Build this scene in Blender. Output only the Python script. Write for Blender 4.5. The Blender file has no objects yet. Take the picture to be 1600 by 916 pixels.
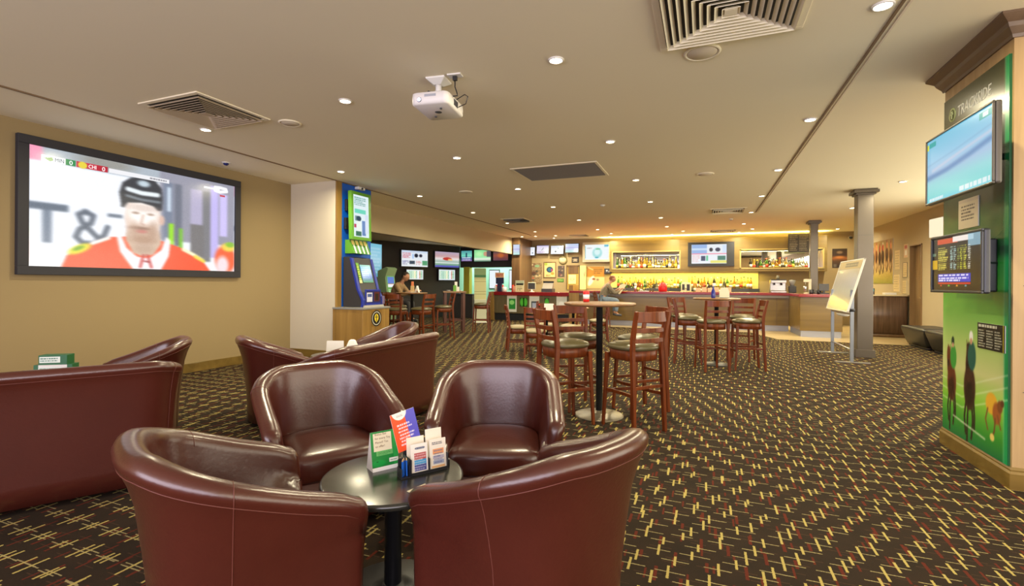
import bpy, bmesh, math, random
import numpy as np
from mathutils import Vector, Matrix
random.seed(7)
rng = np.random.default_rng(7)
SC = bpy.context.scene
COL = SC.collection
PI = math.pi

# ------------------------------------------------------------------ camera
YAW = math.atan(302/757); ROLL = 0.0055; CAM_H = 1.3; FOC = 757.0
cd = bpy.data.cameras.new('camera'); cam = bpy.data.objects.new('camera', cd); COL.objects.link(cam)
cd.sensor_width = 36; cd.lens = 36*FOC/1600; cd.shift_y = -15.2/1600; cd.clip_start = 0.02; cd.clip_end = 100
fw = Vector((-math.sin(YAW), math.cos(YAW), 0)); rt = Vector((math.cos(YAW), math.sin(YAW), 0)); up = Vector((0, 0, 1))
CRO, SRO = math.cos(ROLL), math.sin(ROLL)
cr = rt*CRO + up*SRO; cu = up*CRO - rt*SRO
M = Matrix((cr, cu, -fw)).transposed().to_4x4(); M.translation = Vector((0, 0, CAM_H))
cam.matrix_world = M
SC.camera = cam
# ------------------------------------------------------------------ view + world
SC.view_settings.view_transform = 'Standard'; SC.view_settings.look = 'None'
SC.view_settings.gamma = 1; SC.view_settings.use_curve_mapping = False
SC.view_settings.exposure = 0.2
SC.cycles.use_denoising = True
SC.cycles.max_bounces = 8; SC.cycles.diffuse_bounces = 5; SC.cycles.glossy_bounces = 3
SC.cycles.transmission_bounces = 4
SC.cycles.sample_clamp_indirect = 6
SC.cycles.caustics_reflective = False; SC.cycles.caustics_refractive = False
W = bpy.data.worlds.new('daylight'); SC.world = W; W.use_nodes = True
W.node_tree.nodes['Background'].inputs[0].default_value = (0.80, 0.82, 1.0, 1)
W.node_tree.nodes['Background'].inputs[1].default_value = 0.8
LAMP_W = 31.0            # each ceiling downlight
LAMP_C = (1.0, 0.89, 0.60)
CEIL = 3.03

def P(r, d, z=0.0):      # metres to the right of and in front of the photographer
    p = fw*d + rt*r
    return Vector((p.x, p.y, z))
def dirW(r, d):          # the same for a direction, as an angle about z
    p = fw*d + rt*r
    return math.atan2(p.y, p.x)

# ------------------------------------------------------------------ materials
def s2l(c):
    return tuple((x/12.92 if x <= 0.04045 else ((x+0.055)/1.055)**2.4) for x in c)
def rgb(r, g, b): return s2l((r/255, g/255, b/255))
MATS = {}
class NT:
    def __init__(s, m): s.m = m; s.t = m.node_tree
    def n(s, typ, **k):
        x = s.t.nodes.new(typ)
        for a, b in k.items(): setattr(x, a, b)
        return x
    def link(s, a, b): s.t.links.new(a, b)
    def math(s, op, a, b=None, c=None):
        x = s.n('ShaderNodeMath', operation=op)
        for i, v in enumerate((a, b, c)):
            if v is None: continue
            if isinstance(v, (int, float)): x.inputs[i].default_value = v
            else: s.link(v, x.inputs[i])
        return x.outputs[0]
    def mix(s, f, a, b):
        x = s.n('ShaderNodeMix', data_type='RGBA')
        for i, v in ((0, f), (6, a), (7, b)):
            if isinstance(v, tuple): x.inputs[i].default_value = (*v[:3], 1)
            elif isinstance(v, (int, float)): x.inputs[i].default_value = v
            else: s.link(v, x.inputs[i])
        return x.outputs[2]
def mat(name, col=(0.5, 0.5, 0.5), rough=0.6, metal=0.0, coat=0.0, bump=None, emit=None, es=1.0, trans=0.0, vary=0.0, vscale=4.0, spec=0.5):
    if name in MATS: return MATS[name]
    m = bpy.data.materials.new(name); m.use_nodes = True; MATS[name] = m
    b = m.node_tree.nodes['Principled BSDF']
    b.inputs['Base Color'].default_value = (*col, 1); b.inputs['Roughness'].default_value = rough
    b.inputs['Metallic'].default_value = metal; b.inputs['Coat Weight'].default_value = coat
    b.inputs['Specular IOR Level'].default_value = spec
    b.inputs['Coat Roughness'].default_value = 0.25
    b.inputs['Transmission Weight'].default_value = trans
    if emit: b.inputs['Emission Color'].default_value = (*emit, 1); b.inputs['Emission Strength'].default_value = es
    N = NT(m)
    if vary > 0:
        tc = N.n('ShaderNodeTexCoord'); no = N.n('ShaderNodeTexNoise'); no.inputs['Scale'].default_value = vscale; no.inputs['Detail'].default_value = 5
        N.link(tc.outputs['Object'], no.inputs['Vector'])
        lo = tuple(x*(1-vary) for x in col); hi = tuple(min(1, x*(1+vary)) for x in col)
        N.link(N.mix(no.outputs['Fac'], lo, hi), b.inputs['Base Color'])
    if bump:
        tc = N.n('ShaderNodeTexCoord'); no = N.n('ShaderNodeTexNoise'); no.inputs['Scale'].default_value = bump[0]; no.inputs['Detail'].default_value = 6
        N.link(tc.outputs['Object'], no.inputs['Vector'])
        bp = N.n('ShaderNodeBump'); bp.inputs['Strength'].default_value = bump[1]; bp.inputs['Distance'].default_value = 0.01
        N.link(no.outputs['Fac'], bp.inputs['Height']); N.link(bp.outputs[0], b.inputs['Normal'])
    return m
def wood(name, c1, c2, axis='Z', scale=6.0, rough=0.45, coat=0.1, planks=0):
    if name in MATS: return MATS[name]
    m = mat(name, c1, rough, coat=coat); N = NT(m); b = m.node_tree.nodes['Principled BSDF']
    tc = N.n('ShaderNodeTexCoord'); mp = N.n('ShaderNodeMapping')
    k = {'X': (0.06, 1, 1), 'Y': (1, 0.06, 1), 'Z': (1, 1, 0.06)}[axis]
    mp.inputs['Scale'].default_value = tuple(scale*x for x in k)
    N.link(tc.outputs['Object'], mp.inputs['Vector'])
    no = N.n('ShaderNodeTexNoise'); no.inputs['Scale'].default_value = 3.0; no.inputs['Detail'].default_value = 8; no.inputs['Distortion'].default_value = 0.6
    N.link(mp.outputs[0], no.inputs['Vector'])
    ra = N.n('ShaderNodeValToRGB'); ra.color_ramp.elements[0].position = 0.3; ra.color_ramp.elements[1].position = 0.7
    ra.color_ramp.elements[0].color = (*c1, 1); ra.color_ramp.elements[1].color = (*c2, 1)
    N.link(no.outputs['Fac'], ra.inputs[0]); N.link(ra.outputs[0], b.inputs['Base Color'])
    return m
def vcol_mat(name, emis, rough=0.35):
    if name in MATS: return MATS[name]
    m = mat(name, (0, 0, 0), rough); N = NT(m); b = m.node_tree.nodes['Principled BSDF']
    at = N.n('ShaderNodeAttribute', attribute_name='Col')
    if emis:
        N.link(at.outputs['Color'], b.inputs['Emission Color']); b.inputs['Emission Strength'].default_value = emis
    else: N.link(at.outputs['Color'], b.inputs['Base Color'])
    return m
SCREEN = vcol_mat('lit screen', 0.88, 0.2)
PRINT = vcol_mat('printed card', 0)
LEATHER = mat('burgundy leather', (0.066, 0.013, 0.008), 0.28, coat=0.40, bump=(70, 0.08), vary=0.25, vscale=3)
SEAM = mat('leather seam', (0.13, 0.035, 0.025), 0.5)
CHERRY = wood('cherry stained wood', (0.085, 0.016, 0.004), (0.19, 0.042, 0.008), 'Z', 9, 0.36, 0.10)
CHERRY.node_tree.nodes['Principled BSDF'].inputs['Specular IOR Level'].default_value = 0.3
PAD = mat('olive black vinyl', (0.095, 0.078, 0.034), 0.33, coat=0.15)
BLACK = mat('black metal', (0.018, 0.018, 0.02), 0.38)
BPLAST = mat('black plastic', (0.02, 0.021, 0.026), 0.35)
DGREY = mat('dark grey plastic', (0.06, 0.06, 0.07), 0.5)
WHITE = mat('white plastic', (0.78, 0.77, 0.75), 0.4)
PAPER = mat('white paper', (0.82, 0.80, 0.76), 0.8)
CHROME = mat('brushed steel', (0.55, 0.54, 0.53), 0.28, metal=1.0)
STEEL = mat('satin steel cladding', (0.135, 0.115, 0.095), 0.34, metal=0.55, vary=0.1, vscale=2)
OAK = wood('golden oak veneer', (0.22, 0.12, 0.028), (0.36, 0.21, 0.055), 'Z', 3, 0.4, 0.15)
OAKX = wood('golden oak veneer sideways', (0.13, 0.078, 0.014), (0.215, 0.135, 0.030), 'X', 2, 0.3, 0.3)
DOAK = wood('brown oak veneer', (0.10, 0.055, 0.022), (0.18, 0.10, 0.045), 'Z', 4, 0.4, 0.15)
DOAKX = wood('brown oak moulding', (0.10, 0.06, 0.035), (0.16, 0.10, 0.06), 'Y', 3, 0.4, 0.15)
WALL = mat('warm cream wall paint', (0.50, 0.41, 0.26), 0.75, bump=(120, 0.03))
LWALL = mat('shaded wall paint', (0.31, 0.228, 0.108), 0.75, bump=(120, 0.03))  # weaker light on the left wall is put into this colour
RWALL = mat('lit wall paint', (0.62, 0.56, 0.44), 0.75, bump=(120, 0.03))  # stronger light on the return wall is put into this colour
WALLD = mat('charcoal wall paint', (0.045, 0.038, 0.035), 0.7)
CEILM = mat('white ceiling paint', (0.87, 0.80, 0.62), 0.85, bump=(90, 0.02))
GREEN = mat('bright green plastic', rgb(95, 160, 45), 0.4)
DGREEN = mat('deep green board', rgb(20, 95, 50), 0.45)
BLUE = mat('royal blue board', rgb(0, 85, 190), 0.5)
NAVY = mat('navy blue plastic', rgb(25, 45, 150), 0.35)
REDTOP = mat('red bar top laminate', (0.24, 0.010, 0.014), 0.25, coat=0.2)
RED = mat('red plastic', (0.65, 0.02, 0.02), 0.35)
PALEY = mat('pale yellow splashback', (0.80, 0.69, 0.22), 0.4)
GLASSM = mat('mirror glass', (0.8, 0.8, 0.78), 0.03, metal=1.0)
LENS = mat('glowing lamp lens', (1, 1, 1), 0.5, emit=(1.0, 0.82, 0.52), es=14)
TEXTW = mat('white lettering', (0.8, 0.8, 0.8), 0.5)
TEXTD = mat('dark lettering', (0.05, 0.05, 0.05), 0.6)
GREYV = mat('grille grey', (0.22, 0.20, 0.17), 0.6)
DARKIN = mat('dark duct inside', (0.03, 0.026, 0.02), 0.8)
SKIN = mat('skin', (0.50, 0.25, 0.15), 0.55)

def carpet():
    m = mat('patterned carpet', (0.03, 0.025, 0.02), 0.95, spec=0.1); N = NT(m); b = m.node_tree.nodes['Principled BSDF']
    tc = N.n('ShaderNodeTexCoord')
    dn = N.n('ShaderNodeTexNoise'); dn.inputs['Scale'].default_value = 130; dn.inputs['Detail'].default_value = 1
    N.link(tc.outputs['Object'], dn.inputs['Vector'])
    dx = N.math('MULTIPLY', N.math('SUBTRACT', dn.outputs['Fac'], 0.5), 0.006)
    sp = N.n('ShaderNodeSeparateXYZ'); N.link(tc.outputs['Object'], sp.inputs[0])
    X = N.math('ADD', sp.outputs[0], dx); Y = N.math('ADD', sp.outputs[1], dx)
    def layer(sx, sy, ox, oy, seed, La, wa, Lb, wb, jx=0.2, jy=0.3):
        u = N.math('DIVIDE', N.math('ADD', X, ox), sx); v = N.math('DIVIDE', N.math('ADD', Y, oy), sy)
        iv = N.math('FLOOR', v)
        u = N.math('ADD', u, N.math('MULTIPLY', iv, 0.37))      # rows stagger
        iu = N.math('FLOOR', u)
        cx = N.n('ShaderNodeCombineXYZ'); N.link(iu, cx.inputs[0]); N.link(iv, cx.inputs[1]); cx.inputs[2].default_value = seed
        wn = N.n('ShaderNodeTexWhiteNoise', noise_dimensions='3D'); N.link(cx.outputs[0], wn.inputs['Vector'])
        sc = N.n('ShaderNodeSeparateColor'); N.link(wn.outputs['Color'], sc.inputs[0])
        r1, r2, r3 = sc.outputs[0], sc.outputs[1], sc.outputs[2]
        fx = N.math('MULTIPLY', N.math('SUBTRACT', N.math('SUBTRACT', u, iu), N.math('MULTIPLY_ADD', r1, jx, 0.5-jx/2)), sx)
        fy = N.math('MULTIPLY', N.math('SUBTRACT', N.math('SUBTRACT', v, iv), N.math('MULTIPLY_ADD', r2, jy, 0.5-jy/2)), sy)
        ax = N.math('ABSOLUTE', fx); ay = N.math('ABSOLUTE', fy)
        h = N.math('MULTIPLY', N.math('LESS_THAN', ay, wa), N.math('LESS_THAN', ax, N.math('MULTIPLY_ADD', r3, La*0.45, La*0.6)))
        bx = N.math('ABSOLUTE', N.math('ADD', fx, N.math('MULTIPLY_ADD', r3, 0.034, -0.017)))
        k = N.math('MULTIPLY', N.math('LESS_THAN', bx, wb), N.math('LESS_THAN', ay, N.math('MULTIPLY_ADD', r1, Lb*0.6, Lb*0.6)))
        return h, k
    h1, k1 = layer(0.180, 0.165, 0, 0, 1, 0.076, 0.0030, 0.054, 0.0058, .1, .12)
    h2, k2 = layer(0.172, 0.175, 0.09, 0.07, 2, 0.070, 0.0030, 0.056, 0.0058, .1, .12)
    h3, k3 = layer(0.15, 0.17, 0.03, 0.05, 3, 0.055, 0.0030, 0.050, 0.0075)
    h4, k4 = layer(0.19, 0.13, 0.11, 0.02, 4, 0.060, 0.0025, 0.040, 0.0050)
    n1 = N.n('ShaderNodeTexNoise'); n1.inputs['Scale'].default_value = 7; n1.inputs['Detail'].default_value = 4; N.link(tc.outputs['Object'], n1.inputs['Vector'])
    base = N.mix(n1.outputs['Fac'], (0.018, 0.015, 0.010), (0.040, 0.023, 0.015))
    c = N.mix(N.math('MAXIMUM', h3, h4), base, (0.062, 0.034, 0.020))
    c = N.mix(N.math('MAXIMUM', k3, k4), c, (0.125, 0.022, 0.012))
    c = N.mix(N.math('MAXIMUM', h1, h2), c, (0.36, 0.30, 0.14))
    c = N.mix(N.math('MAXIMUM', k1, k2), c, (0.52, 0.42, 0.13))
    n2 = N.n('ShaderNodeTexNoise'); n2.inputs['Scale'].default_value = 380; N.link(tc.outputs['Object'], n2.inputs['Vector'])
    N.link(N.mix(N.math('MULTIPLY', n2.outputs['Fac'], 0.5), c, (0.02, 0.015, 0.01)), b.inputs['Base Color'])
    bp = N.n('ShaderNodeBump'); bp.inputs['Strength'].default_value = 0.35; bp.inputs['Distance'].default_value = 0.004
    N.link(n2.outputs['Fac'], bp.inputs['Height']); N.link(bp.outputs[0], b.inputs['Normal'])
    return m
CARPET = carpet()

# ------------------------------------------------------------------ mesh building
class MB:
    def __init__(s): s.v = []; s.f = []; s.mi = []; s.sm = []
    def add(s, vs, fs, mi=0, smooth=False):
        o = len(s.v); s.v += [tuple(v) for v in vs]
        for f in fs: s.f.append(tuple(o+i for i in f)); s.mi.append(mi); s.sm.append(smooth)
        return s
    def box(s, x0, x1, y0, y1, z0, z1, mi=0):
        v = [(x, y, z) for z in (z0, z1) for y in (y0, y1) for x in (x0, x1)]
        return s.add(v, [(0, 2, 3, 1), (4, 5, 7, 6), (0, 1, 5, 4), (2, 6, 7, 3), (0, 4, 6, 2), (1, 3, 7, 5)], mi)
    def cbox(s, c, d, mi=0): return s.box(c[0]-d[0]/2, c[0]+d[0]/2, c[1]-d[1]/2, c[1]+d[1]/2, c[2]-d[2]/2, c[2]+d[2]/2, mi)
    def loft(s, rings, mi=0, smooth=True, cap0=True, cap1=True, closed=True):
        n = len(rings[0]); v = [p for r in rings for p in r]; f = []
        for i in range(len(rings)-1):
            for j in range(n if closed else n-1):
                k = (j+1) % n
                f.append((i*n+j, i*n+k, (i+1)*n+k, (i+1)*n+j))
        if cap0: f.append(tuple(range(n-1, -1, -1)))
        if cap1: f.append(tuple((len(rings)-1)*n+j for j in range(n)))
        return s.add(v, f, mi, smooth)
    def lathe(s, prof, c=(0, 0, 0), n=24, mi=0, smooth=True):   # prof: (r,z) bottom to top
        rings = [[(c[0]+max(r, 1e-4)*math.cos(2*PI*j/n), c[1]+max(r, 1e-4)*math.sin(2*PI*j/n), c[2]+z) for j in range(n)] for r, z in prof]
        return s.loft(rings, mi, smooth)
    def cyl(s, p0, p1, r0, r1=None, n=16, mi=0, smooth=True):
        return s.tube([p0, p1], [r0, r1 if r1 is not None else r0], n, mi, smooth)
    def tube(s, path, r, n=10, mi=0, smooth=True):
        path = [Vector(p) for p in path]; rr = r if isinstance(r, (list, tuple)) else [r]*len(path)
        rings = []; prev = None
        for i, p in enumerate(path):
            t = (path[min(i+1, len(path)-1)] - path[max(i-1, 0)]).normalized()
            if prev is None: a = t.orthogonal().normalized()
            else:
                a = prev - t*prev.dot(t); a = a.normalized() if a.length > 1e-6 else t.orthogonal().normalized()
            prev = a; b = t.cross(a)
            rings.append([p + (a*math.cos(2*PI*j/n) + b*math.sin(2*PI*j/n))*rr[i] for j in range(n)])
        return s.loft(rings, mi, smooth)
    def bar(s, path, w, t, side=(0, 1, 0), mi=0):     # w along side, t across
        path = [Vector(p) for p in path]; S0 = Vector(side); rings = []
        for i, p in enumerate(path):
            tt = (path[min(i+1, len(path)-1)] - path[max(i-1, 0)]).normalized()
            S = (S0 - tt*S0.dot(tt)).normalized(); U = tt.cross(S)
            ww = w[i] if isinstance(w, (list, tuple)) else w; th = t[i] if isinstance(t, (list, tuple)) else t
            rings.append([p+S*ww/2+U*th/2, p-S*ww/2+U*th/2, p-S*ww/2-U*th/2, p+S*ww/2-U*th/2])
        return s.loft(rings, mi, False)
    def build(s, name, mats, parent=None, loc=None, rot=None, bevel=0, kind=None, seg=2):
        me = bpy.data.meshes.new(name); me.from_pydata(s.v, [], s.f)
        for m in (mats if isinstance(mats, (list, tuple)) else [mats]): me.materials.append(m)
        me.polygons.foreach_set('material_index', s.mi); me.polygons.foreach_set('use_smooth', s.sm)
        me.update()
        bm = bmesh.new(); bm.from_mesh(me); bmesh.ops.recalc_face_normals(bm, faces=bm.faces); bm.to_mesh(me); bm.free()
        o = bpy.data.objects.new(name, me); COL.objects.link(o)
        if parent: o.parent = parent
        if loc is not None: o.location = loc
        if rot is not None: o.rotation_euler = rot
        if bevel:
            b = o.modifiers.new('edge', 'BEVEL'); b.width = bevel; b.segments = seg; b.limit_method = 'ANGLE'; b.angle_limit = 0.6
        if kind: o['kind'] = kind
        return o
def tag(o, label=None, cat=None, group=None, kind=None):
    if label: o['label'] = label
    if cat: o['category'] = cat
    if group: o['group'] = group
    if kind: o['kind'] = kind
    return o
def thing(name, label, cat, loc=(0, 0, 0), rz=0.0, group=None):
    o = bpy.data.objects.new(name, None); COL.objects.link(o); o.empty_display_size = 0.1
    o.location = loc; o.rotation_euler = (0, 0, rz)
    return tag(o, label, cat, group)
def copy_tree(o, loc=None, rz=None, label=None, group=None, parent=None):
    c = o.copy(); COL.objects.link(c); c.parent = parent
    if loc is not None: c.location = loc
    if rz is not None: c.rotation_euler = (0, 0, rz)
    if label: c['label'] = label
    if group: c['group'] = group
    for ch in list(o.children): copy_tree(ch, parent=c)
    return c
def bx(x0, x1, y0, y1, z0, z1): return MB().box(x0, x1, y0, y1, z0, z1)
def struct(name, mb, m, bevel=0): return mb.build(name, m, kind='structure', bevel=bevel)
def text(body, size, m, parent, loc, name='lettering', align='LEFT', rot=(PI/2, 0, 0), sx=1.0, depth=0.0008, shear=0.0, label=None):
    cu_ = bpy.data.curves.new(name, 'FONT'); cu_.body = body; cu_.size = size; cu_.align_x = align; cu_.extrude = depth; cu_.resolution_u = 2; cu_.shear = shear
    o = bpy.data.objects.new('tmp', cu_); COL.objects.link(o)
    dg = bpy.context.evaluated_depsgraph_get(); dg.update()
    me = bpy.data.meshes.new_from_object(o.evaluated_get(dg)); bpy.data.objects.remove(o); bpy.data.curves.remove(cu_)
    me.materials.clear(); me.materials.append(m)
    t = bpy.data.objects.new(name, me); COL.objects.link(t); t.parent = parent; t.location = loc; t.rotation_euler = rot; t.scale = (sx, 1, 1)
    if label: t['label'] = label
    return t

# ------------------------------------------------------------------ printed and shown pictures
class Cv:
    def __init__(s, w, h, c=(255, 255, 255)):
        s.w, s.h = w, h; s.a = np.zeros((h, w, 3)); s.a[:] = np.array(c)/255.0
        s.U, s.V = np.meshgrid((np.arange(w)+0.5)/w, (np.arange(h)+0.5)/h)
    def put(s, m, c, k=1.0):
        m = np.clip(m, 0, 1)[..., None]*k; s.a = s.a*(1-m) + m*np.array(c)/255.0; return s
    def rect(s, u0, v0, u1, v1, c, k=1.0): return s.put(((s.U >= u0) & (s.U <= u1) & (s.V >= v0) & (s.V <= v1)).astype(float), c, k)
    def ell(s, u, v, ru, rv, c, soft=0.15, k=1.0, ang=0.0):
        du, dv = s.U-u, (s.V-v)*s.h/s.w; rv = rv*s.h/s.w
        x = du*math.cos(ang)+dv*math.sin(ang); y = -du*math.sin(ang)+dv*math.cos(ang)
        q = np.sqrt((x/ru)**2+(y/rv)**2); return s.put((1-q)/soft+0.5, c, k)
    def line(s, pts, r, c, soft=0.5, k=1.0):
        D = np.full((s.h, s.w), 9.0); A = s.h/s.w
        for (a, b), (e, f) in zip(pts[:-1], pts[1:]):
            dx, dy = e-a, (f-b)*A; L = dx*dx+dy*dy+1e-12
            t = np.clip(((s.U-a)*dx+(s.V-b)*A*dy)/L, 0, 1)
            D = np.minimum(D, np.hypot(s.U-a-t*dx, (s.V-b)*A-t*dy))
        return s.put((r-D)/(r*soft)+0.5, c, k)
    def poly(s, pts, c, k=1.0):
        m = np.zeros((s.h, s.w), bool); n = len(pts)
        for i in range(n):
            (x1, y1), (x2, y2) = pts[i], pts[(i+1) % n]
            if y1 == y2: continue
            cnd = ((s.V > y1) != (s.V > y2)) & (s.U < (x2-x1)*(s.V-y1)/(y2-y1)+x1); m ^= cnd
        return s.put(m.astype(float), c, k)
    def blur(s, n=1):
        for _ in range(n):
            p = np.pad(s.a, ((1, 1), (1, 1), (0, 0)), mode='edge')
            s.a = (p[:-2, 1:-1]+p[2:, 1:-1]+p[1:-1, :-2]+p[1:-1, 2:]+p[1:-1, 1:-1]*2)/6
        return s
    def vgrad(s, stops):
        vs = [q[0] for q in stops]
        for k in range(3): s.a[:, :, k] = np.interp(s.V, vs, [q[1][k]/255.0 for q in stops])
        return s
    def lines(s, u0, v0, u1, v1, rows, c, k=0.9, fill=0.55, seed=1):      # rows of small print
        r = random.Random(seed)
        for i in range(rows):
            va = v0+(v1-v0)*(i+0.2)/rows; vb = v0+(v1-v0)*(i+0.2+fill)/rows; u = u0
            end = u1-(u1-u0)*r.random()*0.3
            while u < end:
                l = (u1-u0)*(0.05+0.12*r.random()); s.rect(u, va, min(u+l, end), vb, c, k); u += l+(u1-u0)*0.03
        return s
    def noise(s, k):
        s.a = np.clip(s.a+rng.normal(0, k, (s.h, s.w, 1)), 0, 1); return s
    def mesh(s, name, w, h, parent, loc=(0, 0, 0), m=None, rot=None, cx=0.5, thick=0.0, label=None):
        # a picture lying in local X-Z, facing -Y, its bottom edge at z = 0
        W_, H_ = s.w, s.h
        xs = (np.arange(W_)/(W_-1)-cx)*w; zs = (1-np.arange(H_)/(H_-1))*h
        X, Z = np.meshgrid(xs, zs); v = np.stack([X, np.zeros_like(X), Z], -1).reshape(-1, 3)
        i = np.arange(H_-1)[:, None]*W_+np.arange(W_-1)[None, :]
        f = np.stack([i+W_, i+W_+1, i+1, i], -1).reshape(-1, 4)
        me = bpy.data.meshes.new(name); me.vertices.add(len(v)); me.vertices.foreach_set('co', v.ravel().astype(np.float32))
        me.loops.add(f.size); me.loops.foreach_set('vertex_index', f.ravel().astype(np.int32))
        me.polygons.add(len(f)); me.polygons.foreach_set('loop_start', np.arange(len(f), dtype=np.int32)*4)
        me.update(calc_edges=True)
        c = s.a.reshape(-1, 3); c = np.where(c <= 0.04045, c/12.92, ((c+0.055)/1.055)**2.4)
        at = me.color_attributes.new('Col', 'FLOAT_COLOR', 'POINT')
        at.data.foreach_set('color', np.concatenate([c, np.ones((len(c), 1))], 1).ravel().astype(np.float32))
        me.materials.append(m or PRINT); me.validate()
        o = bpy.data.objects.new(name, me); COL.objects.link(o); o.parent = parent; o.location = loc
        if rot: o.rotation_euler = rot
        if label: o['label'] = label
        return o
# ================================================================== THE ROOM
XL, XT, XR, YB = -6.84, -5.81, 4.68, 18.5
struct('floor', bx(-12, 5.2, -4.2, 20.2, -0.12, 0.0), CARPET)
struct('ceiling', bx(XL, 5.2, -4.2, 18.8, CEIL, CEIL+0.12), CEILM)
# timber floor strip in front of the bar
m = MB(); m.add([(-4.2, 15.25, .006), (-4.2, 14.75, .006), (1.15, 14.6, .006), (1.6, 13.05, .006), (4.62, 12.9, .006), (4.62, 18.4, .006), (-4.2, 18.4, .006),
                 (-4.2, 15.25, -.02), (-4.2, 14.75, -.02), (1.15, 14.6, -.02), (1.6, 13.05, -.02), (4.62, 12.9, -.02), (4.62, 18.4, -.02), (-4.2, 18.4, -.02)],
                [(0, 1, 2, 3, 4, 5, 6)] + [(i, (i+1) % 7, 7+(i+1) % 7, 7+i) for i in range(7)])
struct('floor_timber', m, wood('pale timber floor', (0.44, 0.32, 0.15), (0.56, 0.43, 0.23), 'X', 2, 0.4, 0.2))
# left wall, its return and the column the betting machine hangs on
struct('wall_left', bx(XL-.15, XL, -4.2, 6.53, 0, CEIL), LWALL)
struct('wall_return', bx(XL, -5.84, 6.53, 7.42, 0, CEIL), RWALL)
struct('baseboard_left', bx(XL, XL+.02, -4.2, 6.53, 0, .13), OAKX, .004)
struct('baseboard_return', bx(XL, -5.84, 6.51, 6.53, 0, .13), OAKX, .004)
struct('trim_1', bx(XT-.012, XT+.012, -4.2, 16.4, CEIL-.012, CEIL), mat('ceiling shadow gap', (0.20, 0.13, 0.07), 0.8))
struct('trim_2', bx(1.10, 1.118, -4.2, 12.9, CEIL-.008, CEIL), MATS['ceiling shadow gap'])
struct('trim_3', bx(1.145, 1.16, -4.2, 12.9, CEIL-.006, CEIL), mat('ceiling bead', (0.8, 0.7, 0.55), 0.7))
# beam over the opening to the betting lounge and the lounge's own shell
struct('wall_beam', bx(XL-.15, XL, 7.42, 17.35, 2.42, CEIL+.1), WALL)
struct('ceiling_lounge', bx(-12, XL-.15, 6.9, 18.6, 2.76, 2.86), CEILM)
struct('wall_lounge_near', bx(-12, XL-.15, 6.75, 6.9, 0, 2.8), WALLD)
def slab(p0, p1, th, z0, z1):
    a = Vector((p0[0], p0[1], 0)); b = Vector((p1[0], p1[1], 0)); n = Vector((-(b-a).y, (b-a).x, 0)).normalized()*th
    q = [a, b, b+n, a+n]
    return MB().loft([[(p.x, p.y, z0) for p in q], [(p.x, p.y, z1) for p in q]], smooth=False)
struct('wall_lounge_dark', slab((-10.45, 13.9), (-9.2, 17.35), .12, 0, 2.76), WALLD)
struct('wall_lounge_far_left', slab((-12.0, 12.4), (-10.45, 13.9), .12, 0, 2.76), WALLD)
struct('wall_lounge_left', bx(-12.15, -12, 6.75, 14, 0, 2.8), WALLD)
struct('wall_fascia', bx(-9.3, XL+.0, 17.6, 17.75, 1.93, 2.78), WALLD)
struct('wall_counter_room_back', bx(-9.6, -6.6, 19.6, 19.7, 0, 2.8), mat('pale green wall', (0.35, 0.60, 0.47), 0.6))
struct('wall_counter_room_left', bx(-9.55, -9.4, 17.4, 19.7, 0, 2.8), mat('pale green wall'))
struct('wall_counter_room_right', bx(-6.86, -6.75, 17.9, 19.7, 0, 2.8), MATS['pale green wall'])
struct('ceiling_counter_room', bx(-9.6, -6.7, 17.75, 19.7, 2.3, 2.4), CEILM)
struct('trim_4', bx(-9.12, -8.86, 17.55, 17.8, 0, 1.95), mat('yellow painted post', (0.62, 0.55, 0.04), 0.5))
struct('wall_pier', bx(-6.84, -6.52, 17.1, 18.5, 0, CEIL), DOAK)
struct('wall_back', bx(-6.84, 5.2, YB, YB+.2, 0, CEIL+.05), mat('tan wall paint', (0.37, 0.28, 0.14), 0.7))
# right wall with the doorway at the end of the bar
struct('wall_right', bx(XR, XR+.14, 14.68, YB, 0, CEIL), WALL)
struct('wall_right_near', bx(XR, XR+.14, 12.4, 13.98, 0, CEIL), WALL)
struct('wall_right_sill', bx(XR, XR+.14, -4.2, 12.4, 0, .3), WALL); struct('wall_right_head', bx(XR, XR+.14, -4.2, 12.4, 2.75, CEIL), WALL)
for i in range(7):       # unseen glazing added to let light in, out of shot behind the oak pillar
    y0 = -4.1+i*16.5/7; w = 16.5/7
    t = thing('window_%d' % (i+7), None, None, (XR+.07, y0, 0), PI/2); t['kind'] = 'structure'
    MB().box(0, .05, -.04, .04, .3, 2.75).box(w-.05, w, -.04, .04, .3, 2.75).box(.05, w-.05, -.04, .04, .3, .35).box(.05, w-.05, -.04, .04, 2.7, 2.75).build('window_frame', BLACK, t)
    MB().box(.05, w-.05, -.004, .004, .35, 2.7).build('window_glass', mat('window glass', (1, 1, 1), 0.0, trans=1.0), t)
struct('wall_right_above_door', bx(XR, XR+.14, 13.98, 14.68, 2.28, CEIL), WALL)
t = thing('door_1', None, None, (XR+.0, 14.33, 0)); t['kind'] = 'structure'
m = MB().box(-.02, .14, .33, .35, 0, 2.28).box(-.02, .14, -.35, -.33, 0, 2.28).box(-.02, .14, -.35, .35, 2.26, 2.28)
m.build('door_frame', wood('door timber', (0.20, 0.12, 0.05), (0.30, 0.19, 0.09), 'Z', 3), t)
MB().box(.09, .13, -.33, .33, .005, 2.26).build('door_leaf', wood('door leaf timber', (0.24, 0.15, 0.065), (0.33, 0.21, 0.10), 'Z', 3), t)
MB().cyl((.07, -.25, 1.0), (.03, -.25, 1.0), .012).cyl((.035, -.25, 1.0), (.035, -.14, 1.0), .009).build('door_handle', CHROME, t)
struct('baseboard_right', bx(XR-.015, XR, -4.2, 13.96, 0, .12), OAKX)
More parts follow.
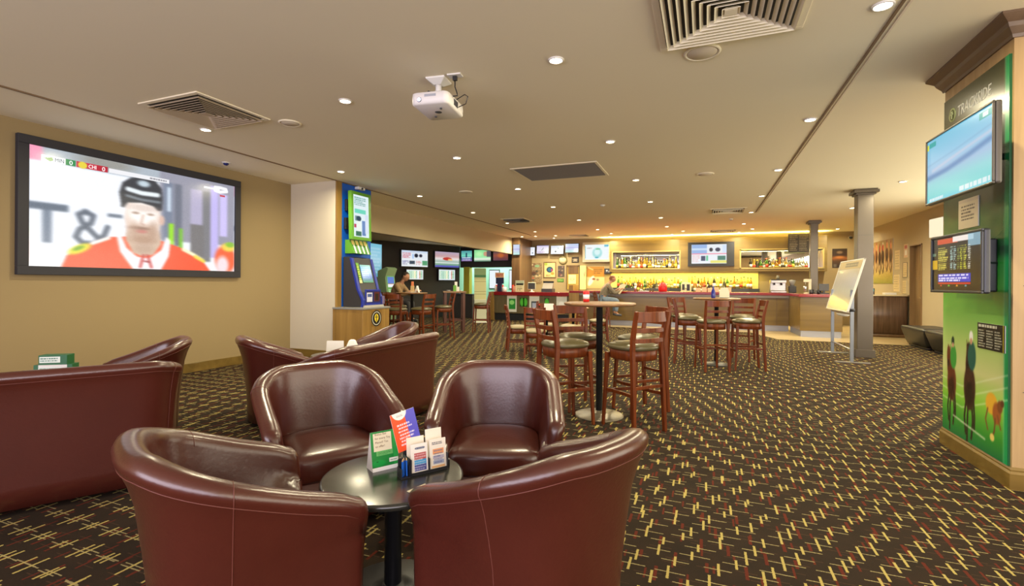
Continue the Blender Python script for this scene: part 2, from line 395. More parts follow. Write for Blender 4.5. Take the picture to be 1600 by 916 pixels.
# glazed front of the room behind the photographer
struct('wall_front_sill', bx(XL, XR, -4.1, -4.0, 0, .25), WALL)
struct('wall_front_head', bx(XL, XR, -4.1, -4.0, 2.85, CEIL), WALL)
for i in range(6):
    x0 = XL+i*(XR-XL)/6; x1 = x0+(XR-XL)/6
    t = thing('window_%d' % (i+1), None, None, (x0, -4.05, 0)); t['kind'] = 'structure'
    w = x1-x0
    MB().box(0, .05, -.04, .04, .25, 2.85).box(w-.05, w, -.04, .04, .25, 2.85).box(.05, w-.05, -.04, .04, .25, .3).box(.05, w-.05, -.04, .04, 2.8, 2.85).build('window_frame', BLACK, t)
    MB().box(.05, w-.05, -.004, .004, .3, 2.8).build('window_glass', mat('window glass', (1, 1, 1), 0.0, trans=1.0), t)

# ------------------------------------------------------------------ lights of the room
def area(name, loc, sx, sy, power, col, rot=(0, 0, 0), spread=PI):
    l = bpy.data.lights.new(name, 'AREA'); l.shape = 'RECTANGLE'; l.size = sx; l.size_y = sy; l.energy = power; l.color = col; l.spread = spread
    o = bpy.data.objects.new(name, l); COL.objects.link(o); o.location = loc; o.rotation_euler = rot; return o
area('daylight at the front windows', (-1.1, -3.9, 1.6), 11, 2.4, 520, (0.92, 0.84, 0.95), (PI/2, 0, 0))
area('added side fill', (XR-.06, 4.2, 1.55), 16, 2.3, 430, (1.0, 0.88, 0.62), (0, PI/2, 0)).rotation_euler = (PI/2, 0, PI/2)  # added warm fill lamp along the unseen side glazing, evens out ceiling and floor
area('bar cove strip', (-.0, 18.12, 2.965), 7.2, .05, 300, (1.0, 0.82, 0.22), (PI, 0, 0))
area('back bar shelf strip left', (-.85, 18.24, 1.705), 5.0, .05, 70, (1.0, 0.80, 0.14))
area('niche strip left', (-1.95, 18.22, 2.37), 2.1, .03, 32, (1.0, 0.80, 0.25))
area('niche strip right', (2.3, 18.22, 2.45), 2.3, .03, 32, (1.0, 0.80, 0.25))
area('counter room light', (-8.0, 18.8, 2.28), 2.4, .9, 60, (0.85, 1.0, 0.92))
area('lounge panel light', (-10.6, 12.2, 2.70), 1.2, .6, 30, (1.0, 0.97, 0.92))
ORD = ['first', 'second', 'third', 'fourth', 'fifth', 'sixth', 'seventh', 'eighth', 'ninth', 'tenth', 'eleventh', 'twelfth', 'thirteenth', 'fourteenth', 'fifteenth', 'sixteenth',
       'seventeenth', 'eighteenth', 'nineteenth', 'twentieth', 'twenty-first', 'twenty-second', 'twenty-third', 'twenty-fourth', 'twenty-fifth', 'twenty-sixth', 'twenty-seventh', 'twenty-eighth', 'twenty-ninth', 'thirtieth', 'thirty-first', 'thirty-second', 'thirty-third', 'thirty-fourth']
lamp_data = bpy.data.lights.new('halogen downlight', 'AREA'); lamp_data.shape = 'DISK'; lamp_data.size = 0.09; lamp_data.energy = LAMP_W; lamp_data.color = LAMP_C; lamp_data.spread = math.radians(165)
def downlight(x, y, label, first=[None]):
    if first[0] is None:
        t = thing('downlight', label, 'ceiling light', (x, y, CEIL), 0, 'recessed downlights')
        MB().lathe([(.052, -.001), (.062, -.001), (.060, -.010), (.050, -.012), (.046, -.004), (.052, -.001)], n=28).build('rim', WHITE, t)
        MB().lathe([(.0, -.003), (.046, -.003), (.046, -.009), (.0, -.011)], n=20).build('lens', LENS, t)
        first[0] = t
    else: t = copy_tree(first[0], (x, y, CEIL), 0, label)
    l = bpy.data.objects.new('downlight beam', lamp_data); COL.objects.link(l); l.location = (x, y, CEIL-.02)
cols = [(-5.28, 'leftmost column', [3.82, 6.02, 8.26, 10.64, 12.85, 15.28]), (-3.19, 'second column from left', [3.69, 5.92, 8.26, 10.47, 12.87, 15.31]),
        (-1.08, 'middle column', [3.6, 5.9, 8.23, 10.5, 13.11, 15.21]), (1.01, 'column along the ceiling joint', [3.62, 5.85, 8.24, 10.55, 12.86, 15.21]),
        (3.04, 'rightmost column', [9.87, 11.76, 12.87])]
for x, nm, ys in cols:
    for k, y in enumerate(ys): downlight(x, y, 'round recessed downlight, %s in the %s' % (ORD[k]+' back', nm))
for k, (x, y) in enumerate([(-6.3, 16.76), (-5.77, 16.75), (-5.01, 16.76), (-3.0, 16.67), (-.68, 16.66), (1.35, 16.68), (3.76, 17.5)]):
    downlight(x, y, 'small downlight near the bar wall, %s from the left' % ORD[k])
for k, (x, y) in enumerate([(-5.35, 17.68), (-3.25, 17.72), (-1.08, 17.6), (1.02, 17.59)]):
    downlight(x, y, 'downlight in the last row above the back bar, %s from the left' % ORD[k])

# ------------------------------------------------------------------ things on the ceiling
def grille(name, label, x0, x1, y0, y1, nb, m1=CEILM, deep=.055, square=True):
    cx, cy = (x0+x1)/2, (y0+y1)/2; w, l = x1-x0, y1-y0
    t = thing(name, label, 'air vent', (cx, cy, CEIL))
    f = MB(); b = .045
    for k, (a, z0, z1) in enumerate(((0, -.012, 0), )):
        f.box(-w/2-b, w/2+b, -l/2-b, -l/2, z0, z1).box(-w/2-b, w/2+b, l/2, l/2+b, z0, z1).box(-w/2-b, -w/2, -l/2, l/2, z0, z1).box(w/2, w/2+b, -l/2, l/2, z0, z1)
    f.build('frame', CEILM, t, bevel=.003)
    MB().box(-w/2, w/2, -l/2, l/2, -.003, 0).build('duct_opening', DARKIN, t)
    s = MB()
    for k in range(nb):              # nested square blades, each leaning outward
        q = (k+.7)/(nb+.4); a, c = w/2*(1-q), l/2*(1-q); e = .022
        o_, i_ = [(-a-e, -c-e), (a+e, -c-e), (a+e, c+e), (-a-e, c+e)], [(-a, -c), (a, -c), (a, c), (-a, c)]
        for j in range(4):
            p, r = i_[j], i_[(j+1) % 4]; P_, R_ = o_[j], o_[(j+1) % 4]
            s.add([(*p, -.010), (*r, -.010), (*R_, -.034), (*P_, -.034), (*p, -.013), (*r, -.013), (*R_, -.037), (*P_, -.037)],
                  [(0, 1, 2, 3), (7, 6, 5, 4), (0, 4, 5, 1), (3, 2, 6, 7), (0, 3, 7, 4), (1, 5, 6, 2)])
    s.build('louvre_blades', m1, t)
    MB().cbox((0, 0, -.030), (w*.09, l*.09, .012)).build('centre_plate', m1, t)
    return t
grille('ceiling_vent', 'large square cream louvred ceiling vent at the top centre right', -.27, .55, 2.92, 3.69, 9)
grille('ceiling_vent', 'square louvred ceiling vent with dark gaps above the framed projection screen', -5.08, -4.34, 3.06, 3.78, 8, mat('tan louvre', (0.50, 0.40, 0.28), .7))
t = thing('ceiling_vent', 'wide flat grey return air grille in the middle of the ceiling', 'air vent', (-2.09, 7.24, CEIL))
f = MB(); w, l, b = 1.24, .86, .04
f.box(-w/2-b, w/2+b, -l/2-b, -l/2, -.012, 0).box(-w/2-b, w/2+b, l/2, l/2+b, -.012, 0).box(-w/2-b, -w/2, -l/2, l/2, -.012, 0).box(w/2, w/2+b, -l/2, l/2, -.012, 0)
f.build('frame', CEILM, t, bevel=.003)
s = MB()
for k in range(40): s.box(-w/2+.005, w/2-.005, -l/2+k*l/40+.004, -l/2+k*l/40+.014, -.012, -.002)
for k in range(24): s.box(-w/2+k*w/24+.004, -w/2+k*w/24+.009, -l/2, l/2, -.010, -.002)
s.build('mesh_grid', GREYV, t); MB().box(-w/2, w/2, -l/2, l/2, -.003, 0).build('duct_opening', mat('grey filter', (.15, .14, .12), .8), t)
grille('ceiling_vent', 'small dark ceiling vent left of centre, behind the grey return grille', -5.1, -4.5, 12.05, 12.65, 5, GREYV)
grille('ceiling_vent', 'cream ceiling vent right of centre, in front of the bar television', .14, .82, 12.05, 12.7, 6)
grille('ceiling_vent', 'pale ceiling vent nearest the lit bar cove', .15, .88, 16.7, 17.3, 5)
grille('ceiling_vent', 'pale ceiling vent near the picture wall left of the bar', -4.5, -3.9, 16.7, 17.3, 5)
def ceil_speaker(x, y, label, r=.13):
    t = thing('ceiling_speaker', label, 'ceiling speaker', (x, y, CEIL), 0, 'round ceiling speakers')
    MB().lathe([(r, 0), (r, -.008), (r-.012, -.014), (r-.02, -.010), (r-.02, -.006), (0, -.006)][::-1], n=36).build('rim', CEILM, t)
    MB().lathe([(0, -.013), (r-.03, -.013), (r-.022, -.006)], n=32).build('grille_cloth', mat('cream speaker cloth', (.70, .62, .50), .9), t)
ceil_speaker(-.03, 3.87, 'round cream ceiling speaker beside the large square vent')
ceil_speaker(-4.2, 3.99, 'round ceiling speaker right of the vent above the projection screen', .115)
ceil_speaker(-4.23, 8.21, 'round ceiling speaker between downlights left of the grey return grille')
ceil_speaker(-.01, 8.17, 'round ceiling speaker to the right of the middle column of downlights')
for x, y, nm in ((-2.1, 10.6, 'small smoke detector behind the grey return grille'), (.62, 13.98, 'small smoke detector far back above the bar television')):
    t = thing('smoke_detector', nm, 'smoke detector', (x, y, CEIL)); MB().lathe([(0, -.035), (.03, -.033), (.05, -.015), (.055, 0)], n=24).build('housing', WHITE, t)
    MB().lathe([(0, -.042), (.012, -.040), (.012, -.034)], n=12).build('sensor_tip', DGREY, t)
t = thing('motion_sensor', 'small white ceiling sensor with a dark blue lens above the projection screen', 'sensor', (-6.47, 4.99, CEIL))
MB().lathe([(0, -.012), (.05, -.010), (.058, 0)], n=24).build('base_ring', WHITE, t)
MB().lathe([(0, -.045), (.02, -.042), (.034, -.028), (.036, -.010)], n=20).build('lens', mat('dark blue lens', (.005, .01, .12), .1), t)

# projector
pj = thing('projector', 'white projector hanging from the ceiling on a short white bracket', 'projector', (-2.12, 3.60, CEIL), math.radians(98))
q = MB().loft([[(-.085, -.085, 0), (.085, -.085, 0), (.085, .085, 0), (-.085, .085, 0)], [(-.085, -.085, -.012), (.085, -.085, -.012), (.085, .085, -.012), (-.085, .085, -.012)],
               [(-.032, -.032, -.05), (.032, -.032, -.05), (.032, .032, -.05), (-.032, .032, -.05)]], smooth=False)
q.build('ceiling_plate', WHITE, pj, bevel=.003)
MB().cyl((0, 0, -.04), (0, 0, -.15), .026, n=20).cyl((0, 0, -.11), (0, -.04, -.115), .008).build('mount_stem', WHITE, pj)
MB().cbox((0, 0, -.155), (.20, .15, .014)).cyl((-.1, -.09, -.16), (.1, .09, -.16), .006).cyl((-.1, .09, -.16), (.1, -.09, -.16), .006).build('mount_arms', BLACK, pj, bevel=.002)
body = MB()
def rr(w, d, z, r=.03, n=4):
    o = []
    for (sx, sy, a0) in ((1, 1, 0), (-1, 1, PI/2), (-1, -1, PI), (1, -1, 3*PI/2)):
        for k in range(n+1): a = a0+PI/2*k/n; o.append((sx*(w/2-r)+r*math.cos(a), sy*(d/2-r)+r*math.sin(a), z))
    return o
body.loft([rr(.37, .29, -.275, .04), rr(.40, .32, -.264, .045), rr(.405, .325, -.22, .045), rr(.40, .32, -.18, .045), rr(.37, .29, -.170, .04)])
b_ = body.build('body', mat('white projector shell', (.82, .80, .80), .4), pj)
for k in range(8): pass
v = MB()
v2 = MB()
for k in range(9): v2.box(-.06+k*.011, -.055+k*.011, -.1645, -.160, -.245, -.195)
for k in range(10): v.box(.2015, .204, -.08+k*.012, -.075+k*.012, -.245, -.195)
v.build('vent_slots', DGREY, pj); v2.build('vent_slots', DGREY, pj)
MB().cyl((-.20, .085, -.235), (-.206, .085, -.235), .020, .018, n=24).build('lens_ring', DGREY, pj)
MB().cyl((-.205, .085, -.235), (-.208, .085, -.235), .014, n=20).build('lens', mat('lit projector lens', (.1, .1, .3), .1, emit=(.75, .75, 1), es=6), pj)
MB().cyl((0, 0, -.271), (0, 0, -.276), .03, n=18).cyl((.09, .06, -.27), (.09, .06, -.285), .01).cyl((-.09, -.06, -.27), (-.09, -.06, -.285), .01).build('underside_hatch', DGREY, pj)
MB().box(-.2045, -.200, -.06, .04, -.215, -.195).build('badge', mat('grey badge', (.4, .42, .48), .4), pj)
wp = thing('ceiling_socket', 'white socket plate on the ceiling behind the projector', 'socket', (-1.94, 3.56, CEIL), math.radians(8))
MB().cbox((0, 0, -.006), (.12, .075, .012)).build('plate', WHITE, wp, bevel=.003); MB().cbox((0, 0, -.03), (.035, .03, .036)).build('plug', BLACK, wp, bevel=.003)
cb = MB().tube([(-1.94, 3.56, 2.99), (-1.94, 3.56, 2.93), (-1.915, 3.55, 2.87), (-1.90, 3.53, 2.84), (-1.95, 3.55, 2.85), (-2.02, 3.58, 2.868), (-2.10, 3.62, 2.872)], .005, 8)
cb.tube([(-2.04, 3.70, 2.869), (-1.97, 3.66, 2.868), (-1.88, 3.62, 2.88), (-1.84, 3.60, 2.85), (-1.87, 3.62, 2.80), (-1.95, 3.64, 2.79)], .004, 8)
cb.tube([(-2.2, 3.5, 2.868), (-2.14, 3.47, 2.89), (-2.08, 3.5, 2.870), (-2.0, 3.56, 2.869), (-2.06, 3.66, 2.873)], .004, 8)
cb.tube([(-2.25, 3.58, 2.868), (-2.2, 3.62, 2.882), (-2.12, 3.58, 2.870), (-2.03, 3.52, 2.876), (-1.98, 3.56, 2.86)], .004, 8)
tag(cb.build('power_cable', BLACK), 'tangled black cables looping from the ceiling socket to the projector', 'cable')

# ================================================================== PROJECTION SCREEN
def uof(px):
    dx = -.3705+.9288*(px-800)/757; dy = .9288+.3705*(px-800)/757
    return (6.78*dy/-dx-2.91)/(5.39-2.91)
cv = Cv(440, 248, (236, 240, 246))
cv.rect(0, 0, 1, .12, (170, 180, 190)).rect(.55, 0, 1, .7, (150, 150, 165)).rect(0, 0, .05, .12, (235, 150, 180))
cv.rect(0, .12, .42, .8, (238, 242, 250)).ell(.3, .03, .12, .06, (150, 150, 145), .8)
cv.rect(.57, .1, .62, .75, (120, 130, 150)).rect(.59, .15, .61, .4, (210, 225, 240)).rect(.63, .1, .67, .75, (110, 115, 130))
cv.rect(.60, .52, .625, .74, (150, 225, 40)).rect(.655, .56, .675, .78, (120, 190, 60))
cv.rect(.72, .12, .79, .8, (178, 172, 200)).rect(.84, .05, .89, .85, (190, 180, 235)).rect(.90, .12, .95, .6, (200, 190, 240)).rect(.79, .12, .84, .9, (125, 125, 130)).rect(.72, .5, .80, 1, (120, 118, 120))
cv.rect(.0, .465, .145, .525, (100, 112, 128)).rect(.05, .525, .085, .8, (120, 132, 150))           # T of the wall lettering
cv.line([(.21, .50), (.245, .53), (.235, .60), (.19, .66), (.175, .73), (.20, .78), (.25, .78), (.29, .70), (.305, .62)], .012, (95, 105, 120), .8)
cv.line([(.215, .50), (.185, .53), (.20, .60), (.25, .70), (.29, .78)], .012, (95, 105, 120), .8)
cv.rect(.305, .49, .37, .525, (110, 120, 135))
cv.blur(6)
cv.poly([(.12, 1), (.14, .90), (.21, .80), (.31, .71), (.40, .69), (.55, .70), (.66, .76), (.78, .86), (.84, 1)], (238, 92, 62))
cv.ell(.19, .835, .05, .035, (225, 215, 60), .5, ang=-.5).ell(.185, .83, .025, .016, (120, 165, 50), .5, ang=-.5).line([(.24, .78), (.31, .72)], .008, (250, 240, 235))
cv.line([(.68, .78), (.74, .83), (.79, .88)], .010, (248, 240, 200)).line([(.75, .85), (.80, .895)], .010, (235, 215, 90))
cv.ell(.94, .86, .07, .16, (240, 105, 70), .3).ell(.96, .72, .045, .05, (235, 210, 90), .5).ell(.97, .69, .03, .03, (140, 190, 70), .5).ell(.92, .93, .04, .10, (240, 220, 225), .6)
cv.poly([(.345, .70), (.36, .66), (.39, .80), (.44, .88), (.50, .89), (.56, .80), (.585, .66), (.61, .70), (.60, .86), (.56, 1), (.42, 1), (.36, .84)], (240, 236, 240))
cv.poly([(.39, .6), (.55, .6), (.56, .74), (.52, .85), (.47, .88), (.42, .84), (.385, .72)], (205, 180, 160))
cv.ell(.468, .50, .088, .27, (226, 205, 192), .14)
cv.ell(.468, .44, .075, .12, (250, 243, 238), .6).ell(.468, .665, .070, .090, (196, 165, 146), .7).ell(.458, .60, .045, .012, (150, 120, 105), .8).ell(.458, .63, .030, .018, (196, 130, 122), .6)
cv.ell(.432, .455, .018, .012, (170, 145, 130), .6).ell(.505, .455, .018, .012, (175, 150, 135), .6).line([(.468, .47), (.458, .555), (.474, .565)], .005, (205, 175, 160), .8)
cv.ell(.563, .50, .014, .05, (215, 180, 165), .4)
cv.poly([(.365, .40), (.355, .28), (.37, .18), (.41, .12), (.47, .095), (.53, .115), (.56, .18), (.567, .28), (.562, .40), (.54, .41), (.52, .37), (.46, .35), (.395, .365), (.375, .42), (.362, .41)], (62, 64, 70))
cv.line([(.395, .235), (.46, .255), (.54, .25)], .012, (228, 236, 240), .6).line([(.39, .30), (.46, .32), (.55, .32)], .007, (120, 128, 135), .6).ell(.47, .16, .03, .03, (190, 205, 215), .6)

cv.line([(.47, .86), (.455, .98)], .006, (190, 60, 60)).line([(.49, .86), (.51, .98)], .006, (190, 60, 60)).line([(.475, .92), (.50, .93)], .004, (150, 50, 60))
cv.blur(5)
cv.ell(.468, .715, .060, .040, (168, 134, 112), .9, .6).ell(.425, .62, .022, .08, (190, 160, 140), .9, .5).ell(.515, .62, .024, .09, (178, 146, 126), .9, .6).ell(.47, .80, .05, .05, (176, 146, 128), .9, .6)
cv.ell(.468, .40, .075, .035, (196, 172, 160), .9, .5).ell(.44, .60, .05, .02, (160, 130, 115), .9, .4)
for q in (3, 2): cv.a = sum(np.roll(cv.a, k, 1) for k in range(-q, q+1))/(2*q+1)      # the broadcast picture is soft sideways
cv.noise(.012)
cv.a = np.clip(cv.a*1.05+.01, 0, 1)
cv.rect(.045, .065, .135, .118, (246, 248, 250)).poly([(.055, .09), (.085, .075), (.09, .10), (.075, .112)], (40, 130, 50)).rect(.135, .065, .172, .118, (25, 140, 80))
cv.rect(.175, .065, .26, .118, (205, 55, 75)).ell(.20, .092, .018, .03, (235, 215, 70), .3).rect(.26, .065, .305, .118, (190, 40, 60)).rect(.308, .072, .60, .112, (244, 244, 248))
cv.lines(.50, .08, .59, .108, 1, (120, 120, 130), .7).rect(.80, .065, .90, .085, (240, 240, 250)).line([(.87, .055), (.90, .05), (.94, .055), (.945, .08), (.90, .10), (.87, .09)], .010, (250, 250, 255)).rect(.90, .13, .935, .148, (205, 70, 90))
ps = thing('projection_screen', 'large black-framed projection screen on the left wall showing an ice hockey player', 'screen', (XL+.0, 4.16, 1.365), PI/2)
W_, H_ = 2.66, 1.51; b = .095
f = MB().box(-W_/2, W_/2, -.06, -.0, 0, b).box(-W_/2, W_/2, -.06, 0, H_-b, H_).box(-W_/2, -W_/2+b, -.06, 0, b, H_-b).box(W_/2-b, W_/2, -.06, 0, b, H_-b)
f.build('frame', mat('black velvet frame', (.022, .022, .03), .6), ps, bevel=.004)
MB().box(-W_/2+b, W_/2-b, -.03, -.005, b, H_-b).build('backing_board', BLACK, ps)
cv.mesh('picture', W_-2*b, H_-2*b, ps, (0, -.034, b), SCREEN)
zt_ = b+(H_-2*b)*(1-.112); uu = lambda u: -(W_-2*b)/2+u*(W_-2*b)
EM = mat('lit white lettering', (0, 0, 0), .5, emit=(1, 1, 1), es=1.0); EMD = mat('lit grey lettering', (0, 0, 0), .5, emit=(.16, .2, .24), es=1.0)
text('MIN', .062, EMD, ps, (uu(.092), -.0365, zt_+.008), 'score_text', sx=.8); text('0', .072, EM, ps, (uu(.146), -.0365, zt_+.004), 'score_text')
text('CHI', .062, EM, ps, (uu(.222), -.0365, zt_+.008), 'score_text', sx=.8); text('0', .072, EM, ps, (uu(.278), -.0365, zt_+.004), 'score_text')
text('T', .36, mat('lit slate lettering', (0, 0, 0), .5, emit=(.13, .16, .2), es=1), ps, (uu(.0), -.0362, b+.27), 'wall_lettering', sx=1.5) if False else None

# ================================================================== CHAIR BUILDERS
def tub(name, label, cat, mid, face, Wc=.335, L=.57, zb=.80, zt=.60, group=None, corner=.26, dx=0):
    """mid: point between the arm tips; local +X is the way the sitter faces"""
    t = thing(name, label, cat, (mid.x, mid.y, 0), face, group)
    pts = []                                    # plan of the rim from right tip round the back to left tip
    arm = L-corner*1.15
    for k in range(7): pts.append((-arm*k/7, -Wc))
    cxr = Wc if Wc < .40 else corner*1.25
    for k in range(15):
        a = PI/2*k/14; e = 2/2.5
        pts.append((-arm-(L-arm)*math.sin(a)**e, -(Wc-cxr)-cxr*math.cos(a)**e))
    if Wc > .40:
        for k in range(1, 9): pts.append((-L, -(Wc-cxr)*(1-k/9)))
    h = [(x, -y) for x, y in pts[::-1]]
    if abs(pts[-1][1]) < 1e-6: h = h[1:]
    pts += h
    pts = [Vector((x, y, 0)) for x, y in pts]
    s = [0]
    for a, b in zip(pts[:-1], pts[1:]): s.append(s[-1]+(b-a).length)
    n = len(pts); S1 = L*.98+.05
    nor = []
    for i in range(n):
        tt = (pts[min(i+1, n-1)]-pts[max(i-1, 0)]).normalized(); nor.append(Vector((-tt.y, tt.x, 0)))
    def zr(i):
        q = min(s[i], s[-1]-s[i])/S1; q = min(1, q); q = q*q*(3-2*q)*.55+q*.45
        return zt+(zb-zt)*q-.022*math.exp(-min(s[i], s[-1]-s[i])/.035)
    def prof(R):
        o = [(-.060, .035), (-.058, .15), (-.050, .30), (-.036, .43), (-.014, R-.20 if R-.20 > .47 else .47), (.010, R-.115), (.028, R-.07), (.040, R-.048), (.042, R-.030), (.034, R-.011), (.014, R), (-.012, R), (-.034, R-.008), (-.047, R-.026), (-.050, R-.05),
             (-.056, R-.09), (-.066, R-.15), (-.082, .44), (-.10, .36), (-.115, .2), (-.12, .035)]
        return o
    def amod(i, q_, a):          # the arm fronts drop straight, only the back tapers
        kk = min(1.0, min(s[i], s[-1]-s[i])/.42); a = .030-(.030-a)*.5 if (Wc > .4 and q_ < 6) else a; return a+(1-kk)*(.030-a)*.85 if q_ < 6 else a
    rings = []
    def ring(i, adv=0.0, sc=1.0, dz=0.0):
        R = zr(i)-dz; p = pts[i]; N = nor[i]; T = Vector((1, 0, 0))*adv
        out = []
        for q_, (a, z) in enumerate(prof(R)):
            a = amod(i, q_, a)
            mdl = -.085+.08*min(1, max(0, (z-.2)/(R-.2)))**1.2
            out.append(Vector((p.x, p.y, z))+N*(mdl+(a-mdl)*sc)+T)
        return out
    for a in (90, 70, 48, 25): rings.append(ring(0, .052*math.sin(math.radians(a)), max(.12, math.cos(math.radians(a))), .075*(1-math.cos(math.radians(a)))))
    for i in range(n): rings.append(ring(i))
    for a in (25, 48, 70, 90): rings.append(ring(n-1, .052*math.sin(math.radians(a)), max(.12, math.cos(math.radians(a))), .075*(1-math.cos(math.radians(a)))))
    MB().loft(rings).build('tub_shell', LEATHER, t)
    # seat cushion: the inside of the U
    inner = [p-nn*.088 for p, nn in zip(pts, nor)]
    Wi = Wc-.088
    front = [Vector((.035, Wi*.97, 0)), Vector((.052, Wi*.8, 0)), Vector((.06, Wi*.4, 0)), Vector((.062, 0, 0)), Vector((.06, -Wi*.4, 0)), Vector((.052, -Wi*.8, 0)), Vector((.035, -Wi*.97, 0))]
    ol = inner+front; cc = Vector((-L*.42, 0, 0))
    def rg(sc, z, off=0): return [Vector((cc.x+(p.x-cc.x)*sc, p.y*sc, z)) for p in ol]
    MB().loft([rg(.97, .285), rg(.995, .30), rg(1, .33), rg(1, .375), rg(.985, .395), rg(.95, .410), rg(.80, .424), rg(.5, .436), rg(.2, .440)]).build('seat_cushion', LEATHER, t)
    MB().loft([rg(.95, .04), rg(.955, .15), rg(.96, .288)]).build('base', LEATHER, t)
    # stitched seams: under the rim and down the sides
    sm = MB().tube([Vector((pts[i].x, pts[i].y, zr(i)-.062))+nor[i]*.0335 for i in range(0, n)], .0016, 6)
    sm.build('rim_seam', SEAM, t)
    for i0 in ((9, n-10) if Wc < .4 else (13, n-14)):
        v = MB().tube([Vector((pts[i0].x, pts[i0].y, 0))+nor[i0]*(amod(i0, q_, a)+.0005)+Vector((0, 0, z)) for q_, (a, z) in enumerate(prof(zr(i0))[:15])], .0016, 6)
        v.build('side_seam', SEAM, t)
    for (x, y) in ((-.02, Wc-.09), (-.02, -Wc+.09), (-L+.14, Wc-.16), (-L+.14, -Wc+.16)):
        MB().lathe([(.02, 0), (.026, .005), (.028, .042)], (x, y, 0), 14).build('foot', BPLAST, t)
    return t

def wood_chair(name, label, cat, pos, face, sh=.745, th=1.065, group=None, pad=PAD):
    t = thing(name, label, cat, (pos.x, pos.y, 0), face, group)
    tall = sh > .6
    for sy in (1, -1):
        MB().bar([(-.215, sy*.178, 0), (-.195, sy*.172, sh*.5), (-.178, sy*.168, sh-.03), (-.185, sy*.170, sh+.08), (-.215, sy*.174, th-.10), (-.240, sy*.178, th)], [.030, .032, .034, .034, .032, .028], [.034, .038, .042, .04, .034, .026], side=(0, 1, 0)).build('leg', CHERRY, t, bevel=.004)
        MB().bar([(.205, sy*.172, 0), (.185, sy*.162, sh*.5), (.172, sy*.152, sh-.07)], [.026, .030, .038], [.026, .030, .038]).build('leg', CHERRY, t, bevel=.004)
    def rail(z, hgt, bow, th_, x0, nm, yw=.168, n=9):
        r = []
        for k in range(n):
            y = -yw+2*yw*k/(n-1); x = x0-bow*(1-(y/yw)**2)
            r.append([(x-th_/2, y, z), (x+th_/2, y, z), (x+th_/2, y, z+hgt), (x-th_/2, y, z+hgt)])
        MB().loft(r, smooth=False).build(nm, CHERRY, t, bevel=.003)
    rail(th-.095, .090, .035, .020, -.226, 'top_rail'); rail(th-.185, .038, .032, .016, -.206, 'back_slat', .166); rail(th-.275 if tall else th-.262, .038, .028, .016, -.195, 'back_slat', .165)
    if not tall: rail(th-.335, .030, .025, .016, -.188, 'back_slat', .164)
    def sup(a, b, z, e=3.0, n=32, x0=0): return [(x0+a*abs(math.cos(2*PI*k/n))**(2/e)*(1 if math.cos(2*PI*k/n) >= 0 else -1), b*abs(math.sin(2*PI*k/n))**(2/e)*(1 if math.sin(2*PI*k/n) >= 0 else -1), z) for k in range(n)]
    MB().loft([sup(.178, .165, sh-.120, 3.2), sup(.190, .175, sh-.112, 3.2), sup(.194, .178, sh-.03, 3.2), sup(.186, .17, sh-.026, 3.2)]).build('seat_frame', CHERRY, t)
    MB().loft([sup(.196, .188, sh-.030, 2.7), sup(.210, .202, sh-.018, 2.7), sup(.212, .204, sh-.002, 2.7), sup(.202, .194, sh+.012, 2.7), sup(.16, .155, sh+.028, 2.5), sup(.09, .085, sh+.038, 2.2), sup(.03, .03, sh+.041, 2)]).build('seat', pad, t)
    zs = (.30, .33, .40) if tall else (.16, .19, .24)
    MB().bar([(.195, -.162, zs[0]), (.225, -.08, zs[0]), (.235, 0, zs[0]), (.225, .08, zs[0]), (.195, .162, zs[0])], .032, .020, side=(0, 0, 1)).build('stretcher', CHERRY, t, bevel=.003)
    for sy in (1, -1):
        MB().bar([(-.19, sy*.168, zs[1]), (-.09, sy*.150, zs[1]), (.09, sy*.148, zs[1]), (.18, sy*.160, zs[1])], .030, .018, side=(0, 0, 1)).build('stretcher', CHERRY, t, bevel=.003)
    MB().bar([(-.198, -.160, zs[2]), (-.185, 0, zs[2]), (-.198, .160, zs[2])], .028, .018, side=(0, 0, 1)).build('stretcher', CHERRY, t, bevel=.003)
    return t

TOPW = wood('table top timber', (0.17, 0.080, 0.030), (0.28, 0.145, 0.055), 'X', 4, .35, .1)
def pedestal(name, label, pos, h=1.08, r=.35, base=.23, top=TOPW, group=None, pole=.032, basem=None):
    t = thing(name, label, 'table', (pos.x, pos.y, 0), 0, group)
    MB().lathe([(0, h-.030), (r-.02, h-.030), (r-.002, h-.022), (r, h-.010), (r-.004, h-.002), (r-.012, h), (0, h)], n=56).build('tabletop', top, t)
    MB().lathe([(pole, .02), (pole, h-.045), (pole*1.2, h-.045), (pole*3.2, h-.038), (pole*3.2, h-.031)], n=24).build('column', BLACK, t)
    MB().lathe([(0, 0), (base, 0), (base, .010), (base*.93, .018), (base*.4, .030), (pole*1.4, .040), (pole*1.2, .055)], n=48).build('base', basem or BLACK, t)
    return t
# ================================================================== LEATHER TUB CHAIRS
def PM(r, d): return P(r, d)
near = 'tub chairs round the near table'
tub('tub_chair', 'burgundy leather tub chair in the left foreground, its back to the camera', 'armchair', PM(-.756, 1.876), dirW(.73, .68), group=near)
tub('tub_chair', 'burgundy leather tub chair in the right foreground, its back to the camera', 'armchair', PM(-.075, 1.94), dirW(-.68, .735), group=near)
tub('tub_chair', 'burgundy leather tub chair behind the green tent card, seat facing the camera', 'armchair', PM(-.905, 2.57), dirW(.6, -.8), group=near)
tub('tub_chair', 'rounded burgundy tub chair facing the camera, nearest the bar stools', 'armchair', PM(-.09, 2.58), dirW(-.03, -1), group=near)
tub('tub_chair', 'burgundy tub chair seen side-on beside the plain end wall', 'armchair', PM(-2.0, 4.74), dirW(.8, .6), group='tub chairs round the far lounge table')
tub('tub_chair', 'burgundy tub chair furthest back, in front of the oak machine cabinet', 'armchair', PM(-1.75, 5.87), dirW(-.82, -.55), group='tub chairs round the far lounge table')
tub('tub_chair', 'burgundy tub chair below the projection screen, behind the long sofa back', 'armchair', PM(-3.39, 4.03), dirW(-.8, -.6))
